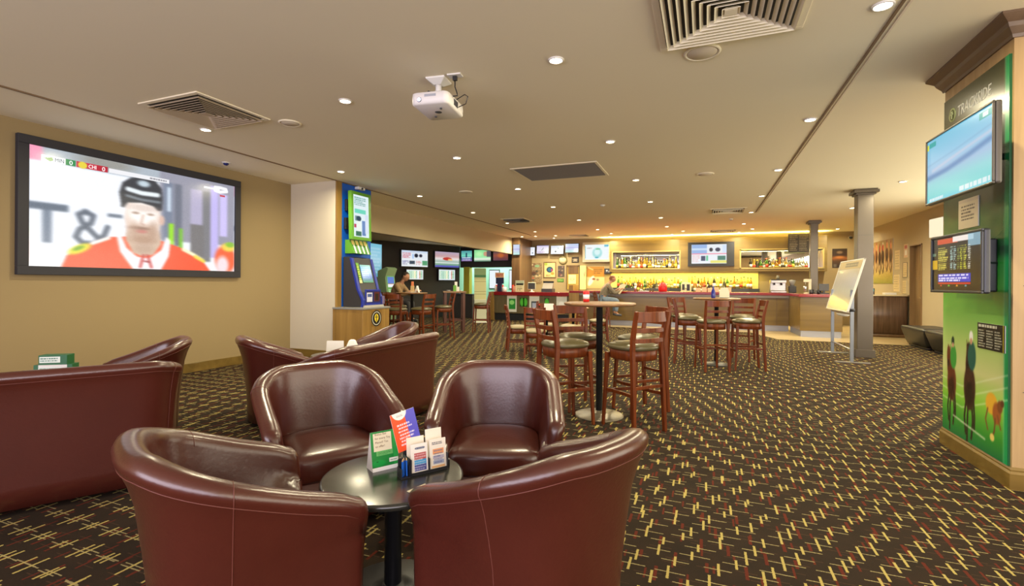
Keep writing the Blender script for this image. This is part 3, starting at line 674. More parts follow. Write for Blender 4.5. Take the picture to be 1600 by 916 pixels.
def sofa_from(pr, pl, label):      # ends of the outer back line, right-hand end and left-hand end as (r, d)
    (r1, d1), (r0, d0) = pr, pl; L_ = math.hypot(r1-r0, d1-d0); u = ((r1-r0)/L_, (d1-d0)/L_); n = (-u[1], u[0])
    mr, md = (r0+r1)/2+n[0]*(.57+.04), (d0+d1)/2+n[1]*(.57+.04)
    return tub('tub_sofa', label, 'sofa', PM(mr, md), dirW(*n), Wc=L_/2-.05, group='two-seat tub sofas seen from behind', corner=.16, zb=.80, zt=.62)
sofa_from((-2.08, 3.10), (-3.24, 2.22), 'long burgundy leather sofa back at the left edge of the room')
sofa_from((-.675, 5.06), (-1.30, 3.60), 'burgundy leather two-seat sofa seen from behind, past the foreground chairs')

BT = mat('black laminate table top', (.022, .022, .018), .22, coat=.4)
def low_table(label, pos): return pedestal('coffee_table', label, pos, h=.5, r=.29, base=.24, top=BT, group='round black coffee tables', pole=.035)
low_table('round black coffee table between the four foreground tub chairs', P(-.49, 2.02))
low_table('round black coffee table behind the two-seat sofa back', P(-1.92, 5.38))
low_table('round black coffee table holding the green boxes at far left', P(-3.92, 4.02))

# ---- on the near table
rz = dirW(.83, .56)
tc = thing('tent_card', 'green and white folded tent card standing on the near black table', 'sign', P(-.555, 2.10, .5), dirW(.80, .60))
w, h, d = .118, .158, .036
m = MB().add([(-w/2, -d, 0), (w/2, -d, 0), (w/2, 0, h), (-w/2, 0, h), (-w/2, -d+.0016, 0), (w/2, -d+.0016, 0), (w/2, 0, h-.003), (-w/2, 0, h-.003)], [(0, 1, 2, 3), (7, 6, 5, 4), (0, 4, 5, 1), (0, 3, 7, 4), (1, 5, 6, 2)])
m.add([(-w/2, d, 0), (w/2, d, 0), (w/2, 0, h), (-w/2, 0, h), (-w/2, d-.0016, 0), (w/2, d-.0016, 0), (w/2, 0, h-.003), (-w/2, 0, h-.003)], [(3, 2, 1, 0), (4, 5, 6, 7), (1, 5, 4, 0), (4, 7, 3, 0), (2, 6, 5, 1)])
m.add([(-w/2, -d, 0), (-w/2, d, 0), (-w/2, 0, h), (-w/2+.0012, -d, 0), (-w/2+.0012, d, 0), (-w/2+.0012, 0, h)], [(0, 1, 2), (5, 4, 3)])
m.build('card', PAPER, tc)
c = Cv(120, 150, (250, 250, 250)); c.rect(0, 0, 1, .90, (25, 140, 60)); c.rect(.82, 0, 1, .9, (45, 165, 75)).ell(.25, .80, .25, .08, (15, 165, 70), .5)
c.rect(.10, .05, .78, .50, (238, 228, 200)).rect(.18, .50, .80, .62, (110, 190, 110)).lines(.24, .52, .74, .61, 3, (60, 140, 70)).rect(.64, .72, .98, .82, (240, 245, 235)).lines(.68, .75, .94, .80, 1, (120, 140, 120)).ell(.20, .76, .05, .012, (10, 100, 40))
tilt = math.atan2(d, h)
pc = c.mesh('printed_face', w, math.hypot(h, d), tc, (0, -d-.0008, 0), rot=(-tilt, 0, 0), label='green printed face')
for k, s_ in enumerate(['Bonus Bet', 'for every Try', 'Placed? Yes', 'an offer!']):
    text(s_, .0125, mat('brown lettering', (.22, .12, .05), .7), pc, (-.040, -.0006, .146-.0165*k), 'lettering', depth=.0002)
hd = thing('brochure_holder', 'black plastic brochure holder on the near table', 'holder', P(-.365, 2.075, .5), rz)
m = MB().box(-.085, .085, -.045, .045, 0, .006).box(-.085, .085, -.045, -.041, .006, .014).box(-.085, .085, .041, .045, .006, .10).box(-.085, -.081, -.045, .045, .006, .07).box(.081, .085, -.045, .045, .006, .07).box(-.002, .002, -.041, .041, .006, .06).box(.085, .10, -.03, .03, 0, .035)
m.build('tray', BPLAST, hd, bevel=.0015)
MB().box(-.128, -.089, -.05, .0, 0, .006).box(-.128, -.125, -.05, 0, .006, .04).box(-.092, -.089, -.05, 0, .006, .05).box(-.125, -.092, -.003, 0, .006, .07).build('pencil_cup', BPLAST, hd, bevel=.001)
def brochure(label, x, y, z, w, h, cvs, lean=-.12, roll=0.0):
    t = thing('brochure', label, 'brochure', (0, 0, 0)); q = Matrix.Translation(P(-.365, 2.075, .5)) @ Matrix.Rotation(rz, 4, 'Z')
    t.matrix_world = q @ Matrix.Translation((x, y, z)) @ Matrix.Rotation(lean, 4, 'X') @ Matrix.Rotation(roll, 4, 'Y')
    MB().box(-w/2, w/2, 0, .003, 0, h).build('pages', PAPER, t); cvs.mesh('cover', w, h, t, (0, -.0006, 0)); return t
c1 = Cv(60, 100, (245, 240, 230)).rect(.2, .32, .9, .55, (190, 90, 90)).rect(.2, .55, .9, .72, (60, 160, 215)).rect(.2, .72, .9, .93, (60, 70, 150)).lines(.2, .34, .9, .92, 7, (245, 235, 235), .6).rect(.3, .12, .8, .2, (120, 130, 150), .7).lines(.25, .12, .85, .2, 1, (70, 80, 110))
brochure('white brochure with blue and red squares in the near holder, left front', -.042, -.036, .008, .075, .118, c1)
c2 = Cv(60, 100, (245, 238, 222)).rect(.18, .34, .85, .52, (240, 165, 110)).rect(.18, .56, .85, .68, (190, 185, 200)).rect(.2, .72, .85, .85, (170, 180, 205)).rect(.1, .9, .9, .97, (240, 190, 130)).lines(.25, .36, .8, .84, 5, (110, 120, 160), .7).lines(.15, .1, .8, .2, 2, (60, 60, 80))
brochure('white brochure with orange panel in the near holder, right front', .043, -.036, .010, .075, .122, c2)
brochure('plain cream brochure standing behind the others, left', -.042, .004, .022, .078, .122, Cv(20, 30, (240, 232, 214)))
brochure('plain cream brochure standing behind the others, right', .043, .006, .030, .075, .135, Cv(20, 30, (240, 232, 214)))
c3 = Cv(110, 150, (238, 84, 40)); c3.poly([(.56, 0), (1, 0), (1, 1), (.62, 1)], (88, 84, 190)).ell(.37, -.02, .30, .22, (240, 236, 226), .04).lines(.24, .06, .50, .12, 2, (150, 150, 150))
for k in range(7): c3.lines(.18+.04*(k % 2), .30+k*.085, .86-.06*(k % 3), .35+k*.085, 1, (250, 215, 200) if k < 0 else (235, 225, 240), .85, .8, seed=k)
brochure('red and purple card leaning out of the near brochure holder', -.062, .018, .098, .108, .160, c3, -.14, -.20)
for k in range(3):
    t = thing('pencil', 'short blue pencil in the cup beside the brochure holder, %s of three' % ('left', 'middle', 'right')[k], 'pencil', (0, 0, 0), 0, 'blue pencils in the near holder')
    t.matrix_world = Matrix.Translation(P(-.365, 2.075, .5)) @ Matrix.Rotation(rz, 4, 'Z') @ Matrix.Translation((-.118+.0095*k, -.035+.008*(k % 2), .0065)) @ Matrix.Rotation(-.05*k, 4, 'X')
    MB().cyl((0, 0, 0), (0, 0, .062), .0042, n=6, smooth=False).build('shaft', mat('blue pencil paint', (.01, .13, .60), .35), t)
    MB().cyl((0, 0, .062), (0, 0, .073), .0042, .0008, n=8).build('point', mat('pale pencil wood', (.65, .45, .25), .6), t)
cs = thing('coaster', 'cream card coaster on the near table beside the right foreground chair', 'coaster', P(-.335, 1.86, .5), rz+.3)
MB().box(-.045, .045, -.045, .045, 0, .003).build('card', mat('cream card', (.72, .66, .48), .7), cs, bevel=.001)
# ---- on the other two low tables
for nm, lb, dz, w, rr_ in (('leaflet_box', 'wide green and white leaflet box under the smaller one, far left table', 0, .26, .05), ('leaflet_box', 'small green box with a white label, topmost at far left', .10, .20, 0)):
    t = thing(nm, lb, 'box', P(-3.83, 4.08, .5+dz), dirW(1, .25)+rr_, 'green leaflet boxes')
    hh = .10 if dz == 0 else .08
    MB().box(-w/2, w/2, -.05, .05, 0, hh).build('carton', DGREEN if dz else PAPER, t, bevel=.002)
    q = Cv(70, 24, (225, 235, 225)); q.rect(0, 0, 1, .0, (0, 0, 0)).lines(.05, .15, .9, .85, 2, (70, 120, 100))
    q.mesh('label', w*(.72 if dz else .6), hh*.62, t, (-.02, -.0508, hh*.22))
    if dz == 0: MB().box(-w/2-.001, -w/2+.03, -.0505, .0505, .02, hh+.0005).box(w/2-.035, w/2+.001, -.0505, .0505, .01, hh+.0005).build('end_bands', DGREEN, t)
t = thing('menu_card', 'plain white menu card standing on the table behind the two-seat sofa', 'card', P(-1.93, 5.30, .5), dirW(1, .1))
MB().add([(-.09, -.03, 0), (.09, -.03, 0), (.09, 0, .16), (-.09, 0, .16), (-.09, -.027, 0), (.09, -.027, 0), (.09, .003, .16), (-.09, .003, .16)], [(0, 1, 2, 3), (7, 6, 5, 4), (0, 4, 5, 1), (0, 3, 7, 4), (1, 5, 6, 2), (3, 2, 6, 7)]).box(-.09, .09, .03, .032, 0, .0).build('front_leaf', PAPER, t)
MB().add([(-.09, .035, 0), (.09, .035, 0), (.09, .001, .16), (-.09, .001, .16), (-.09, .032, 0), (.09, .032, 0)], [(3, 2, 1, 0), (0, 1, 5, 4), (4, 5, 2, 3)]).build('rear_leaf', PAPER, t)
t = thing('napkin_holder', 'small white napkin dispenser beside the white menu card', 'dispenser', P(-1.77, 5.38, .5), dirW(1, .1))
MB().box(-.05, .05, -.04, .04, 0, .05).build('base', BPLAST, t, bevel=.003)
MB().loft([rr(.10, .08, .05, .01), rr(.11, .085, .10, .015), rr(.07, .05, .155, .015), rr(.04, .03, .165, .01)], smooth=False).build('napkins', PAPER, t)

# ================================================================== BAR STOOLS AND HIGH TABLES
G1 = 'bar stools round the nearest high table'
wood_chair('bar_stool', 'cherry wood bar stool nearest the camera, right of the black table column', 'bar stool', P(1.10, 4.39), dirW(-.47, .88), group=G1)
s0 = SC.objects['bar_stool']
def stool(r, d, f, lb, g=None): return copy_tree(s0, P(r, d), dirW(*f), lb, g)
stool(.50, 4.54, (.91, .415), 'cherry wood bar stool left of the nearest black table column, back to the left', G1)
stool(.70, 5.12, (.25, -.97), 'bar stool tucked behind the nearest high table, back towards the bar', G1)
stool(1.325, 5.0, (-.91, -.41), 'bar stool directly behind the nearest right-hand stool', G1)
G2 = 'bar stools round the high table at centre right'
stool(3.035, 7.36, (0, 1), 'bar stool seen straight from behind at the centre right high table', G2)
stool(2.93, 8.03, (.88, -.35), 'bar stool on the left side of the centre right high table', G2)
stool(3.62, 7.45, (-.95, .2), 'bar stool in profile on the right side of the centre right high table', G2)
stool(3.05, 8.55, (.35, -.93), 'bar stool half hidden behind the left stool of the centre right table', G2)
stool(3.95, 8.35, (-.6, -.8), 'bar stool half hidden behind the right stool of the centre right table', G2)
G3 = 'bar stools in the betting lounge'
stool(-2.42, 10.2, (.2, .98), 'bar stool seen from behind beside the oak machine cabinet', G3)
stool(-1.93, 10.35, (-.85, .5), 'bar stool with a broad pale seat in front of the lounge table column', G3)
stool(-1.60, 11.35, (-.9, -.35), 'bar stool in front of the square lounge table', G3)
stool(-2.72, 11.55, (.5, -.85), 'bar stool on the far side of the round lounge table', G3)
stool(-.80, 12.8, (-1, .1), 'single bar stool standing alone by the tall notice stand', G3)
stool(-2.95, 10.65, (1, .1), 'bar stool hidden partly behind the oak machine cabinet', G3)
TB = mat('speckled table base', (.20, .17, .12), .35, metal=.4, vary=.5, vscale=30)
pedestal('bar_table', 'nearest round high table with a black column', P(.865, 4.78), 1.115, .35, .24, group='round high tables', basem=TB)
pedestal('bar_table', 'round high table at centre right among five stools', P(3.316, 7.85), 1.08, .36, .22, group='round high tables')
pedestal('bar_table', 'round high table in the betting lounge', P(-2.26, 10.95), 1.08, .35, .22, group='round high tables')
t = thing('square_bar_table', 'square dark wooden high table in front of the dark screen wall', 'table', P(-1.55, 12.95), dirW(1, .2))
MB().box(-.30, .30, -.30, .30, 1.04, 1.08).build('tabletop', TOPW, t, bevel=.004)
DCH = wood('dark table leg timber', (.07, .022, .012), (.12, .04, .02), 'Z', 6)
for sx in (1, -1):
    for sy in (1, -1): MB().box(sx*.24-.035, sx*.24+.035, sy*.24-.035, sy*.24+.035, 0, 1.04).build('leg', DCH, t, bevel=.004)
MB().box(-.21, .21, -.255, -.225, .3, .34).box(-.21, .21, .225, .255, .3, .34).box(-.255, -.225, -.21, .21, .3, .34).box(.225, .255, -.21, .21, .3, .34).build('foot_rail', DCH, t)
# small things on them
t = thing('drink_can', 'small red and white can on the nearest high table', 'can', P(.755, 4.92, 1.115))
MB().lathe([(.026, 0), (.032, .006), (.032, .10), (.027, .112), (0, .110)], n=24).build('can_body', RED, t); MB().lathe([(.0325, .03), (.0325, .075)], n=24).build('label_band', WHITE, t)
t = thing('bottle', 'dark blue bottle on the centre right high table', 'bottle', P(3.25, 7.82, 1.08))
MB().lathe([(.0, 0), (.03, 0), (.032, .01), (.032, .10), (.014, .15), (.012, .19), (.014, .20), (0, .20)], n=20).build('glass', mat('dark blue glass', (.02, .03, .25), .1), t); MB().lathe([(.014, .19), (.014, .205), (0, .205)], n=14).build('cap', WHITE, t)
t = thing('menu_holder', 'clear upright menu holder on the centre right high table', 'holder', P(3.42, 7.80, 1.08), dirW(1, .1))
MB().box(-.06, .06, -.03, .03, 0, .008).build('foot', DGREY, t); MB().loft([[(-.085, -.004, .008), (.085, -.004, .008), (.085, .004, .008), (-.085, .004, .008)], [(-.085, -.004, .10), (.085, -.004, .10), (.085, .004, .10), (-.085, .004, .10)], [(-.05, -.004, .17), (.05, -.004, .17), (.05, .004, .17), (-.05, .004, .17)]], smooth=False).build('sheet', mat('pale menu sheet', (.55, .55, .42), .3), t)
t = thing('tent_sign', 'small white A-shaped tent sign on the round lounge table', 'sign', P(-2.12, 10.85, 1.08), dirW(.9, -.4))
MB().bar([(-.05, 0, 0), (0, 0, .15)], .05, .012).bar([(.05, 0, 0), (0, 0, .15)], .05, .012).box(-.03, .03, -.025, .025, .05, .06).build('card', PAPER, t)
t = thing('menu_stand', 'small orange and white menu stand on the round lounge table', 'stand', P(-2.28, 11.1, 1.08), dirW(1, 0))
MB().box(-.04, .04, -.03, .03, 0, .01).build('foot', WHITE, t); MB().loft([rr(.09, .02, .01, .008), rr(.085, .02, .15, .008)], smooth=False).build('card', mat('cream menu card', (.6, .42, .2), .6), t); MB().loft([rr(.06, .022, .15, .008), rr(.055, .022, .25, .008)], smooth=False).build('header', mat('orange header', (.75, .22, .08), .5), t)
t = thing('menu_stand', 'green and cream leaflets standing on the square lounge table', 'stand', P(-1.5, 12.85, 1.08), dirW(1, .2))
MB().box(-.06, .02, -.04, -.01, 0, .16).build('green_leaflets', GREEN, t); MB().box(-.02, .05, 0, .02, 0, .25).box(.05, .10, -.02, .02, 0, .12).build('cream_leaflets', PAPER, t)
t = thing('glass_tray', 'low clear ashtray on the square lounge table', 'ashtray', P(-1.68, 12.8, 1.08)); MB().lathe([(0, 0), (.05, 0), (.06, .03), (.05, .03), (.045, .008), (0, .008)], n=20).build('dish', mat('smoked dish', (.3, .3, .3), .2), t)

# ================================================================== DINING TABLES
GD = 'low dining chairs behind the high tables'
LPAD = mat('tan vinyl seat pad', (.30, .24, .13), .4)
wood_chair('dining_chair', 'low wooden dining chair seen from behind at the table with the white card', 'dining chair', P(.42, 8.62), dirW(.1, 1), .46, .885, GD, LPAD)
dc = SC.objects['dining_chair']
for r, d, f, lb in [(.12, 9.35, (1, .1), 'leftmost low wooden dining chair in front of the betting counter'), (1.15, 9.5, (-1, -.2), 'low dining chair on the right side of the table with the white card'),
                    (.70, 9.95, (0, -1), 'low dining chair beyond the table with the white card'), (1.98, 11.1, (-1, .1), 'low dining chair nearest the man at the bar'), (.85, 11.5, (1, -.1), 'low dining chair facing the chair nearest the man')]:
    copy_tree(dc, P(r, d), dirW(*f), lb, GD)
for r, d, lb in ((.66, 9.25, 'low round dining table carrying a small white card'), (1.42, 11.2, 'low round dining table in front of the bar')):
    pedestal('dining_table', lb, P(r, d), .75, .36, .24, group='low round dining tables')
t = thing('menu_card', 'small white card standing on the low dining table', 'card', P(.70, 9.15, .75), dirW(1, 0)); MB().box(-.09, .09, -.002, .002, 0, .17).box(-.05, .05, -.02, .02, 0, .006).build('card', PAPER, t)
t = thing('sauce_bottle', 'small dark bottle on the low dining table', 'bottle', P(.52, 9.2, .75)); MB().lathe([(0, 0), (.025, 0), (.027, .01), (.027, .08), (.012, .11), (.011, .14), (0, .14)], n=16).build('glass', mat('dark brown glass', (.03, .012, .006), .1), t); MB().lathe([(.013, .135), (.013, .155), (0, .155)], n=12).build('cap', RED, t)

# ================================================================== MACHINE COLUMN
BP_ = BLUE
cab = thing('machine_cabinet', 'oak base cabinet with a round crest below the green betting machine', 'cabinet', (-5.835, 6.47, 0))
MB().box(.0, .62, .0, .72, .06, .85).build('body', OAK, cab, bevel=.003); MB().box(.0, .58, .04, .70, 0, .06).build('plinth', BLACK, cab)
MB().box(-.0, .635, -.012, .735, .85, .88).build('worktop', mat('grey worktop', (.25, .25, .24), .35), cab, bevel=.003)
MB().box(.618, .6215, .34, .344, .08, .84).build('door_gap', BLACK, cab)
cr_ = Cv(64, 64, (130, 95, 40)); cr_.ell(.5, .5, .5, .5, (20, 22, 28), .04).ell(.5, .5, .42, .42, (215, 215, 205), .04).ell(.5, .5, .37, .37, (18, 20, 26), .05).ell(.5, .46, .20, .24, (230, 205, 60), .06).poly([(.30, .45), (.70, .45), (.5, .78)], (230, 205, 60)).rect(.47, .26, .53, .68, (30, 30, 30)).rect(.34, .40, .66, .46, (60, 50, 20))
disc = cr_.mesh('crest', .27, .27, cab, (.6225, .36, .555), rot=(0, 0, PI/2), label='round black and yellow crest')
struct('trim_5', bx(-5.84, -5.80, 6.53, 6.64, .88, CEIL), OAK)
struct('wall_blue_panel', bx(-5.84, -5.805, 6.64, 7.42, .88, CEIL-.02), BLUE)
RZL = PI/2
def tv(name, label, loc, rz, w, h, cvs, cat='television', depth=.05, bez=.022, frame=BPLAST, tilt=0.0, group=None, bracket=.06):
    """loc = middle of the bottom edge on the wall face; the screen faces local -Y"""
    t = thing(name, label, cat, loc, rz, group)
    r_ = (-tilt, 0, 0); y0 = -bracket
    b = MB().box(-w/2, w/2, -depth, 0, 0, h); b.build('casing', frame, t, (0, y0, 0), r_, bevel=.006)
    f = MB(); f.box(-w/2, w/2, -.012, 0, 0, bez).box(-w/2, w/2, -.012, 0, h-bez, h).box(-w/2, -w/2+bez, -.012, 0, bez, h-bez).box(w/2-bez, w/2, -.012, 0, bez, h-bez)
    q = Matrix.Rotation(-tilt, 3, 'X')
    f.build('bezel', frame, t, Vector((0, y0, 0))+q @ Vector((0, -depth, 0)), r_, bevel=.003)
    cvs.mesh('picture', w-2*bez, h-2*bez, t, Vector((0, y0, 0))+q @ Vector((0, -depth-.002, bez)), SCREEN, r_)
    MB().cbox((0, -bracket/2-.001, h*.5), (w*.35, bracket+.03, h*.4)).build('wall_bracket', BLACK, t)
    return t
c = Cv(60, 110, (225, 240, 245)); c.lines(.08, .05, .85, .26, 5, (60, 130, 120), .7).rect(.1, .34, .8, .44, (110, 215, 190)).rect(.12, .5, .45, .62, (120, 150, 150)).ell(.35, .56, .15, .06, (40, 70, 90)).rect(.2, .62, .48, .85, (235, 245, 240)).rect(.55, .6, .78, .95, (90, 130, 190)).rect(.75, .45, .95, .9, (215, 225, 245)).rect(.15, .86, .5, .97, (50, 110, 90)).rect(.05, .70, .18, .78, (190, 60, 90)).blur(1)
tv('digital_sign', 'tall green-framed upright screen above the betting machine', (-5.805, 6.94, 2.04), RZL, .52, .84, c, 'screen', .06, .055, GREEN, .03, bracket=.12)
c = Cv(60, 20, (60, 130, 40)); [c.rect(.03+.24*k, .0, .2+.24*k, .35, (235, 215, 130)).rect(.08+.24*k, .35, .17+.24*k, .95, (245, 248, 235)) for k in range(4)]
t = thing('leaflet_rack', 'green rack of cream leaflets between the upright screen and the machine', 'rack', (-5.80, 6.95, 1.80), RZL)
MB().add([(-.23, 0, 0), (.23, 0, 0), (.23, -.20, 0), (-.23, -.20, 0), (-.23, 0, .24), (.23, 0, .24), (.23, -.10, .24), (-.23, -.10, .24)], [(0, 1, 2, 3), (7, 6, 5, 4), (3, 2, 6, 7), (1, 5, 6, 2), (0, 3, 7, 4), (0, 4, 5, 1)]).build('rack_body', GREEN, t, bevel=.004)
c.mesh('leaflets', .44, .255, t, (0, -.203, .0), rot=(-.395, 0, 0))
bm_ = thing('betting_machine', 'blue and black touch-screen betting machine standing on the oak cabinet', 'betting machine', (-5.78, 6.93, .88), RZL)
side = [(0, 0), (-.40, 0), (-.42, .05), (-.42, .12), (-.32, .30), (-.17, .84), (-.10, .86), (0, .86)]
MB().loft([[(x, y, z) for y, z in side] for x in (-.27, .27)], smooth=False).build('body', mat('black machine shell', (.03, .03, .035), .4), bm_, bevel=.006)
for x0_, x1_ in ((-.285, -.225), (.225, .285)): MB().loft([[(x, y-.012, z) for y, z in side[1:6]]+[(x, y+.03, z) for y, z in side[5:0:-1]] for x in (x0_, x1_)], smooth=False).build('side_rail', NAVY, bm_, bevel=.004)
an = math.atan2(.15, .54)
c = Cv(60, 60, (70, 150, 215)); c.vgrad([(0, (150, 215, 190)), (.2, (90, 180, 225)), (.7, (30, 110, 200)), (1, (90, 170, 110))]).lines(.1, .1, .8, .8, 6, (190, 225, 240), .5).blur(1)
sq = c.mesh('touch_screen', .28, .32, bm_, (.03, -.295, .42), SCREEN, (-an, 0, 0))
MB().box(-.21, .25, -.002, .02, -.05, .40).build('screen_surround', mat('dark navy bezel', (.03, .03, .08), .4), bm_, (.0, -.285, .40), (-an, 0, 0), bevel=.005)
c = Cv(20, 60, (95, 160, 60)); c.rect(.2, .1, .8, .9, (190, 200, 70)).lines(.2, .1, .8, .9, 7, (40, 110, 40)).rect(0, .85, 1, 1, (225, 215, 150)); c.mesh('side_artwork', .07, .36, bm_, (-.165, -.297, .41), rot=(-an, 0, 0))
MB().box(-.20, .20, -.425, -.40, .03, .30).build('slot_panel', NAVY, bm_, bevel=.004)
c = Cv(60, 30, (20, 30, 100)); c.rect(.04, .15, .42, .9, (215, 220, 240)).rect(.08, .25, .38, .5, (70, 90, 160)).rect(.55, .1, .92, .85, (90, 25, 25)).rect(.62, .25, .85, .8, (20, 12, 14)); c.mesh('slots', .38, .2, bm_, (0, -.427, .07))
MB().box(-.26, .26, -.45, -.1, -.0, .03).build('base_plate', mat('pale machine base', (.45, .42, .38), .5), bm_)
MB().box(.24, .30, -.44, -.36, .04, .18).build('printer_box', mat('purple grey box', (.16, .12, .24), .4), bm_, bevel=.004)
t = thing('junction_box', 'small black boxes on the blue panel left of the upright screen', 'box', (-5.805, 6.74, 2.22), RZL); MB().box(-.05, .05, -.05, 0, 0, .2).build('housing', BLACK, t, bevel=.004); MB().box(-.03, .05, -.05, 0, .32, .52).build('housing', BLACK, t, bevel=.004)
t = thing('ceiling_fitting', 'small white fitting on top of the upright screen under the ceiling', 'fitting', (-5.805, 7.05, 2.93), RZL); MB().cbox((0, -.05, .05), (.18, .09, .05)).build('housing', WHITE, t, bevel=.01)
MB().cyl((0, -.11, .045), (0, -.09, .045), .018).build('lens', BLACK, t)

# ================================================================== BETTING LOUNGE
RF = 757.0
def ray(px, py):
    x, y = px-800, 442.8-py; return fw+rt*((x*CRO-y*SRO)/RF)+up*((y*CRO+x*SRO)/RF)
def onpl(px, py, p0, n):
    o = Vector((0, 0, CAM_H)); r = ray(px, py); return o+r*((Vector(p0)-o).dot(Vector(n))/r.dot(Vector(n)))
wd = Vector((1.25, 3.45, 0)).normalized(); wn_ = Vector((wd.y, -wd.x, 0)); w0 = Vector((-10.45, 13.9, 0)); rzd = math.atan2(wd.y, wd.x)
def race(seed, kind=0):
    r = random.Random(seed); c = Cv(64, 38, (225, 232, 240))
    if kind == 0:
        c.rect(0, 0, 1, .12, (200, 215, 235)).ell(.55, .3, .07, .12, (30, 35, 50)).ell(.72, .3, .06, .1, (40, 40, 60)).rect(.3, .62, .5, .85, (30, 60, 90)).rect(.78, .6, .98, .9, (60, 150, 110)).lines(.05, .15, .35, .5, 4, (200, 90, 110)).lines(.05, .6, .28, .9, 3, (120, 120, 170)).lines(.55, .6, .75, .9, 3, (200, 130, 130)).rect(.4, .2, .46, .5, (150, 190, 240))
    if kind == 1:
        c.vgrad([(0, (180, 165, 190)), (.3, (200, 160, 160)), (.45, (235, 225, 225)), (.6, (170, 190, 180)), (1, (90, 150, 110))]).ell(.5, .45, .18, .10, (190, 60, 50)).ell(.62, .5, .10, .06, (240, 190, 120)).rect(0, .68, 1, .74, (235, 240, 240)).rect(0, .88, 1, 1, (90, 90, 180))
    if kind == 2:
        for k in range(9): c.rect(.05+.1*k, .1, .13+.1*k, .9, [(235, 190, 110), (170, 220, 160), (240, 240, 150), (240, 245, 250), (120, 190, 140), (190, 120, 80)][r.randrange(6)], .8)
        c.lines(0, .1, 1, .9, 6, (250, 250, 255), .5)
    if kind == 3: c.vgrad([(0, (80, 150, 160)), (.5, (120, 220, 190)), (.75, (60, 80, 140)), (1, (150, 110, 170))]).rect(.4, .2, .55, .7, (30, 70, 90)).lines(.1, .6, .9, .95, 2, (220, 230, 240))
    if kind == 4: c.vgrad([(0, (140, 220, 150)), (.6, (150, 230, 160)), (.8, (235, 240, 225)), (1, (60, 110, 80))]).ell(.68, .35, .12, .2, (200, 150, 120)).rect(.75, .1, 1, .6, (90, 80, 90)).ell(.3, .35, .2, .2, (180, 240, 170), .8)
    if kind == 5: c.vgrad([(0, (90, 70, 80)), (.4, (150, 75, 55)), (1, (90, 55, 70))]).ell(.5, .4, .2, .25, (190, 100, 50), .8)
    if kind == 6: c.rect(0, 0, 1, 1, (235, 240, 250)).ell(.38, .7, .07, .09, (60, 80, 90)).ell(.8, .7, .06, .08, (90, 110, 130)).ell(.58, .32, .05, .05, (130, 170, 160)).ell(.75, .32, .04, .05, (210, 200, 190)).lines(.05, .1, .9, .2, 1, (190, 200, 220))
    if kind == 7: c.rect(0, 0, 1, 1, (228, 222, 240)).rect(0, 0, 1, .14, (200, 190, 225)).line([(.4, .6), (.48, .5), (.55, .3)], .02, (120, 140, 130)).lines(.05, .75, .95, .9, 1, (150, 120, 170))
    if kind == 8: c.vgrad([(0, (205, 220, 245)), (.5, (200, 205, 240)), (1, (190, 235, 225))]).rect(0, .42, 1, .47, (150, 150, 215)).rect(0, .2, 1, .24, (170, 200, 230))
    return c.blur(1)
def wall_tv(x0, y0, x1, y1, kind, lb, g):
    a = onpl(x0, y1, w0, wn_); b = onpl(x1, y1, w0, wn_); top = onpl((x0+x1)/2, y0, w0, wn_)
    wd_ = (b-a).length; mid = (a+b)/2; zz = onpl((x0+x1)/2, y1, w0, wn_).z
    return tv('television', lb, (mid.x, mid.y, zz), rzd, wd_, top.z-zz, race(3, kind), bez=.03, depth=.05, bracket=.03, group=g)
gW = 'televisions on the dark lounge wall'
wall_tv(624, 391, 667, 418, 0, 'upper left television on the dark lounge wall', gW)
wall_tv(676.5, 393, 716, 419, 1, 'upper right television on the dark lounge wall, showing a red racer', gW)
wall_tv(632, 420.5, 660, 438, 2, 'small lower left television on the dark lounge wall', gW)
wall_tv(682.5, 420.5, 709.5, 439, 2, 'small lower right television on the dark lounge wall', gW)
for x0, x1, z0, z1, k, lb in ((-9.24, -8.71, 2.16, 2.63, 3, 'left television on the dark fascia above the betting counter'), (-8.66, -7.88, 2.14, 2.65, 4, 'green-picture television on the dark fascia above the betting counter'), (-7.82, -7.14, 2.17, 2.56, 5, 'dim orange television right on the dark fascia')):
    tv('television', lb, ((x0+x1)/2, 17.6, z0), 0, x1-x0, z1-z0, race(5, k), bez=.025, bracket=.02, group='televisions on the fascia above the betting counter')
t = thing('light_panel', 'bright white light panel in the lounge ceiling', 'ceiling light', (-10.5, 12.35, 2.76)); MB().box(-.62, .62, -.32, .32, -.02, 0).build('frame', WHITE, t); MB().box(-.58, .58, -.28, .28, -.024, -.02).build('diffuser', mat('white diffuser', (1, 1, 1), .5, emit=(.9, .95, 1), es=1.6), t)
c = Cv(40, 60, (110, 170, 205)); c.vgrad([(0, (120, 190, 215)), (.5, (150, 200, 220)), (1, (60, 150, 170))]).lines(.1, .1, .9, .9, 8, (190, 220, 235), .5)
t = thing('upright_screen', 'pale blue upright screen on a dark post behind the betting machine', 'screen', (-8.6, 11.15, 0), RZL+.1)
MB().box(-.36, .36, -.04, .04, 1.42, 2.42).build('casing', BPLAST, t, bevel=.01); c.mesh('picture', .64, .92, t, (0, -.042, 1.46), SCREEN); MB().box(-.05, .05, -.03, .03, .03, 1.42).build('post', BLACK, t); MB().box(-.3, .3, -.2, .2, 0, .03).build('foot', BLACK, t)
t = thing('betting_terminal', 'free-standing green and white betting terminal by the lounge wall', 'betting machine', P(-3.23, 12.55), dirW(.95, -.3)+PI/2)
side = [(.15, 0), (-.12, 0), (-.14, .9), (-.08, 1.45), (-.16, 1.66), (-.10, 1.70), (.15, 1.60)]
MB().loft([[(x, y, z) for y, z in side] for x in (-.22, .22)], smooth=False).build('body', mat('pale green shell', (.28, .42, .24), .4), t, bevel=.01)
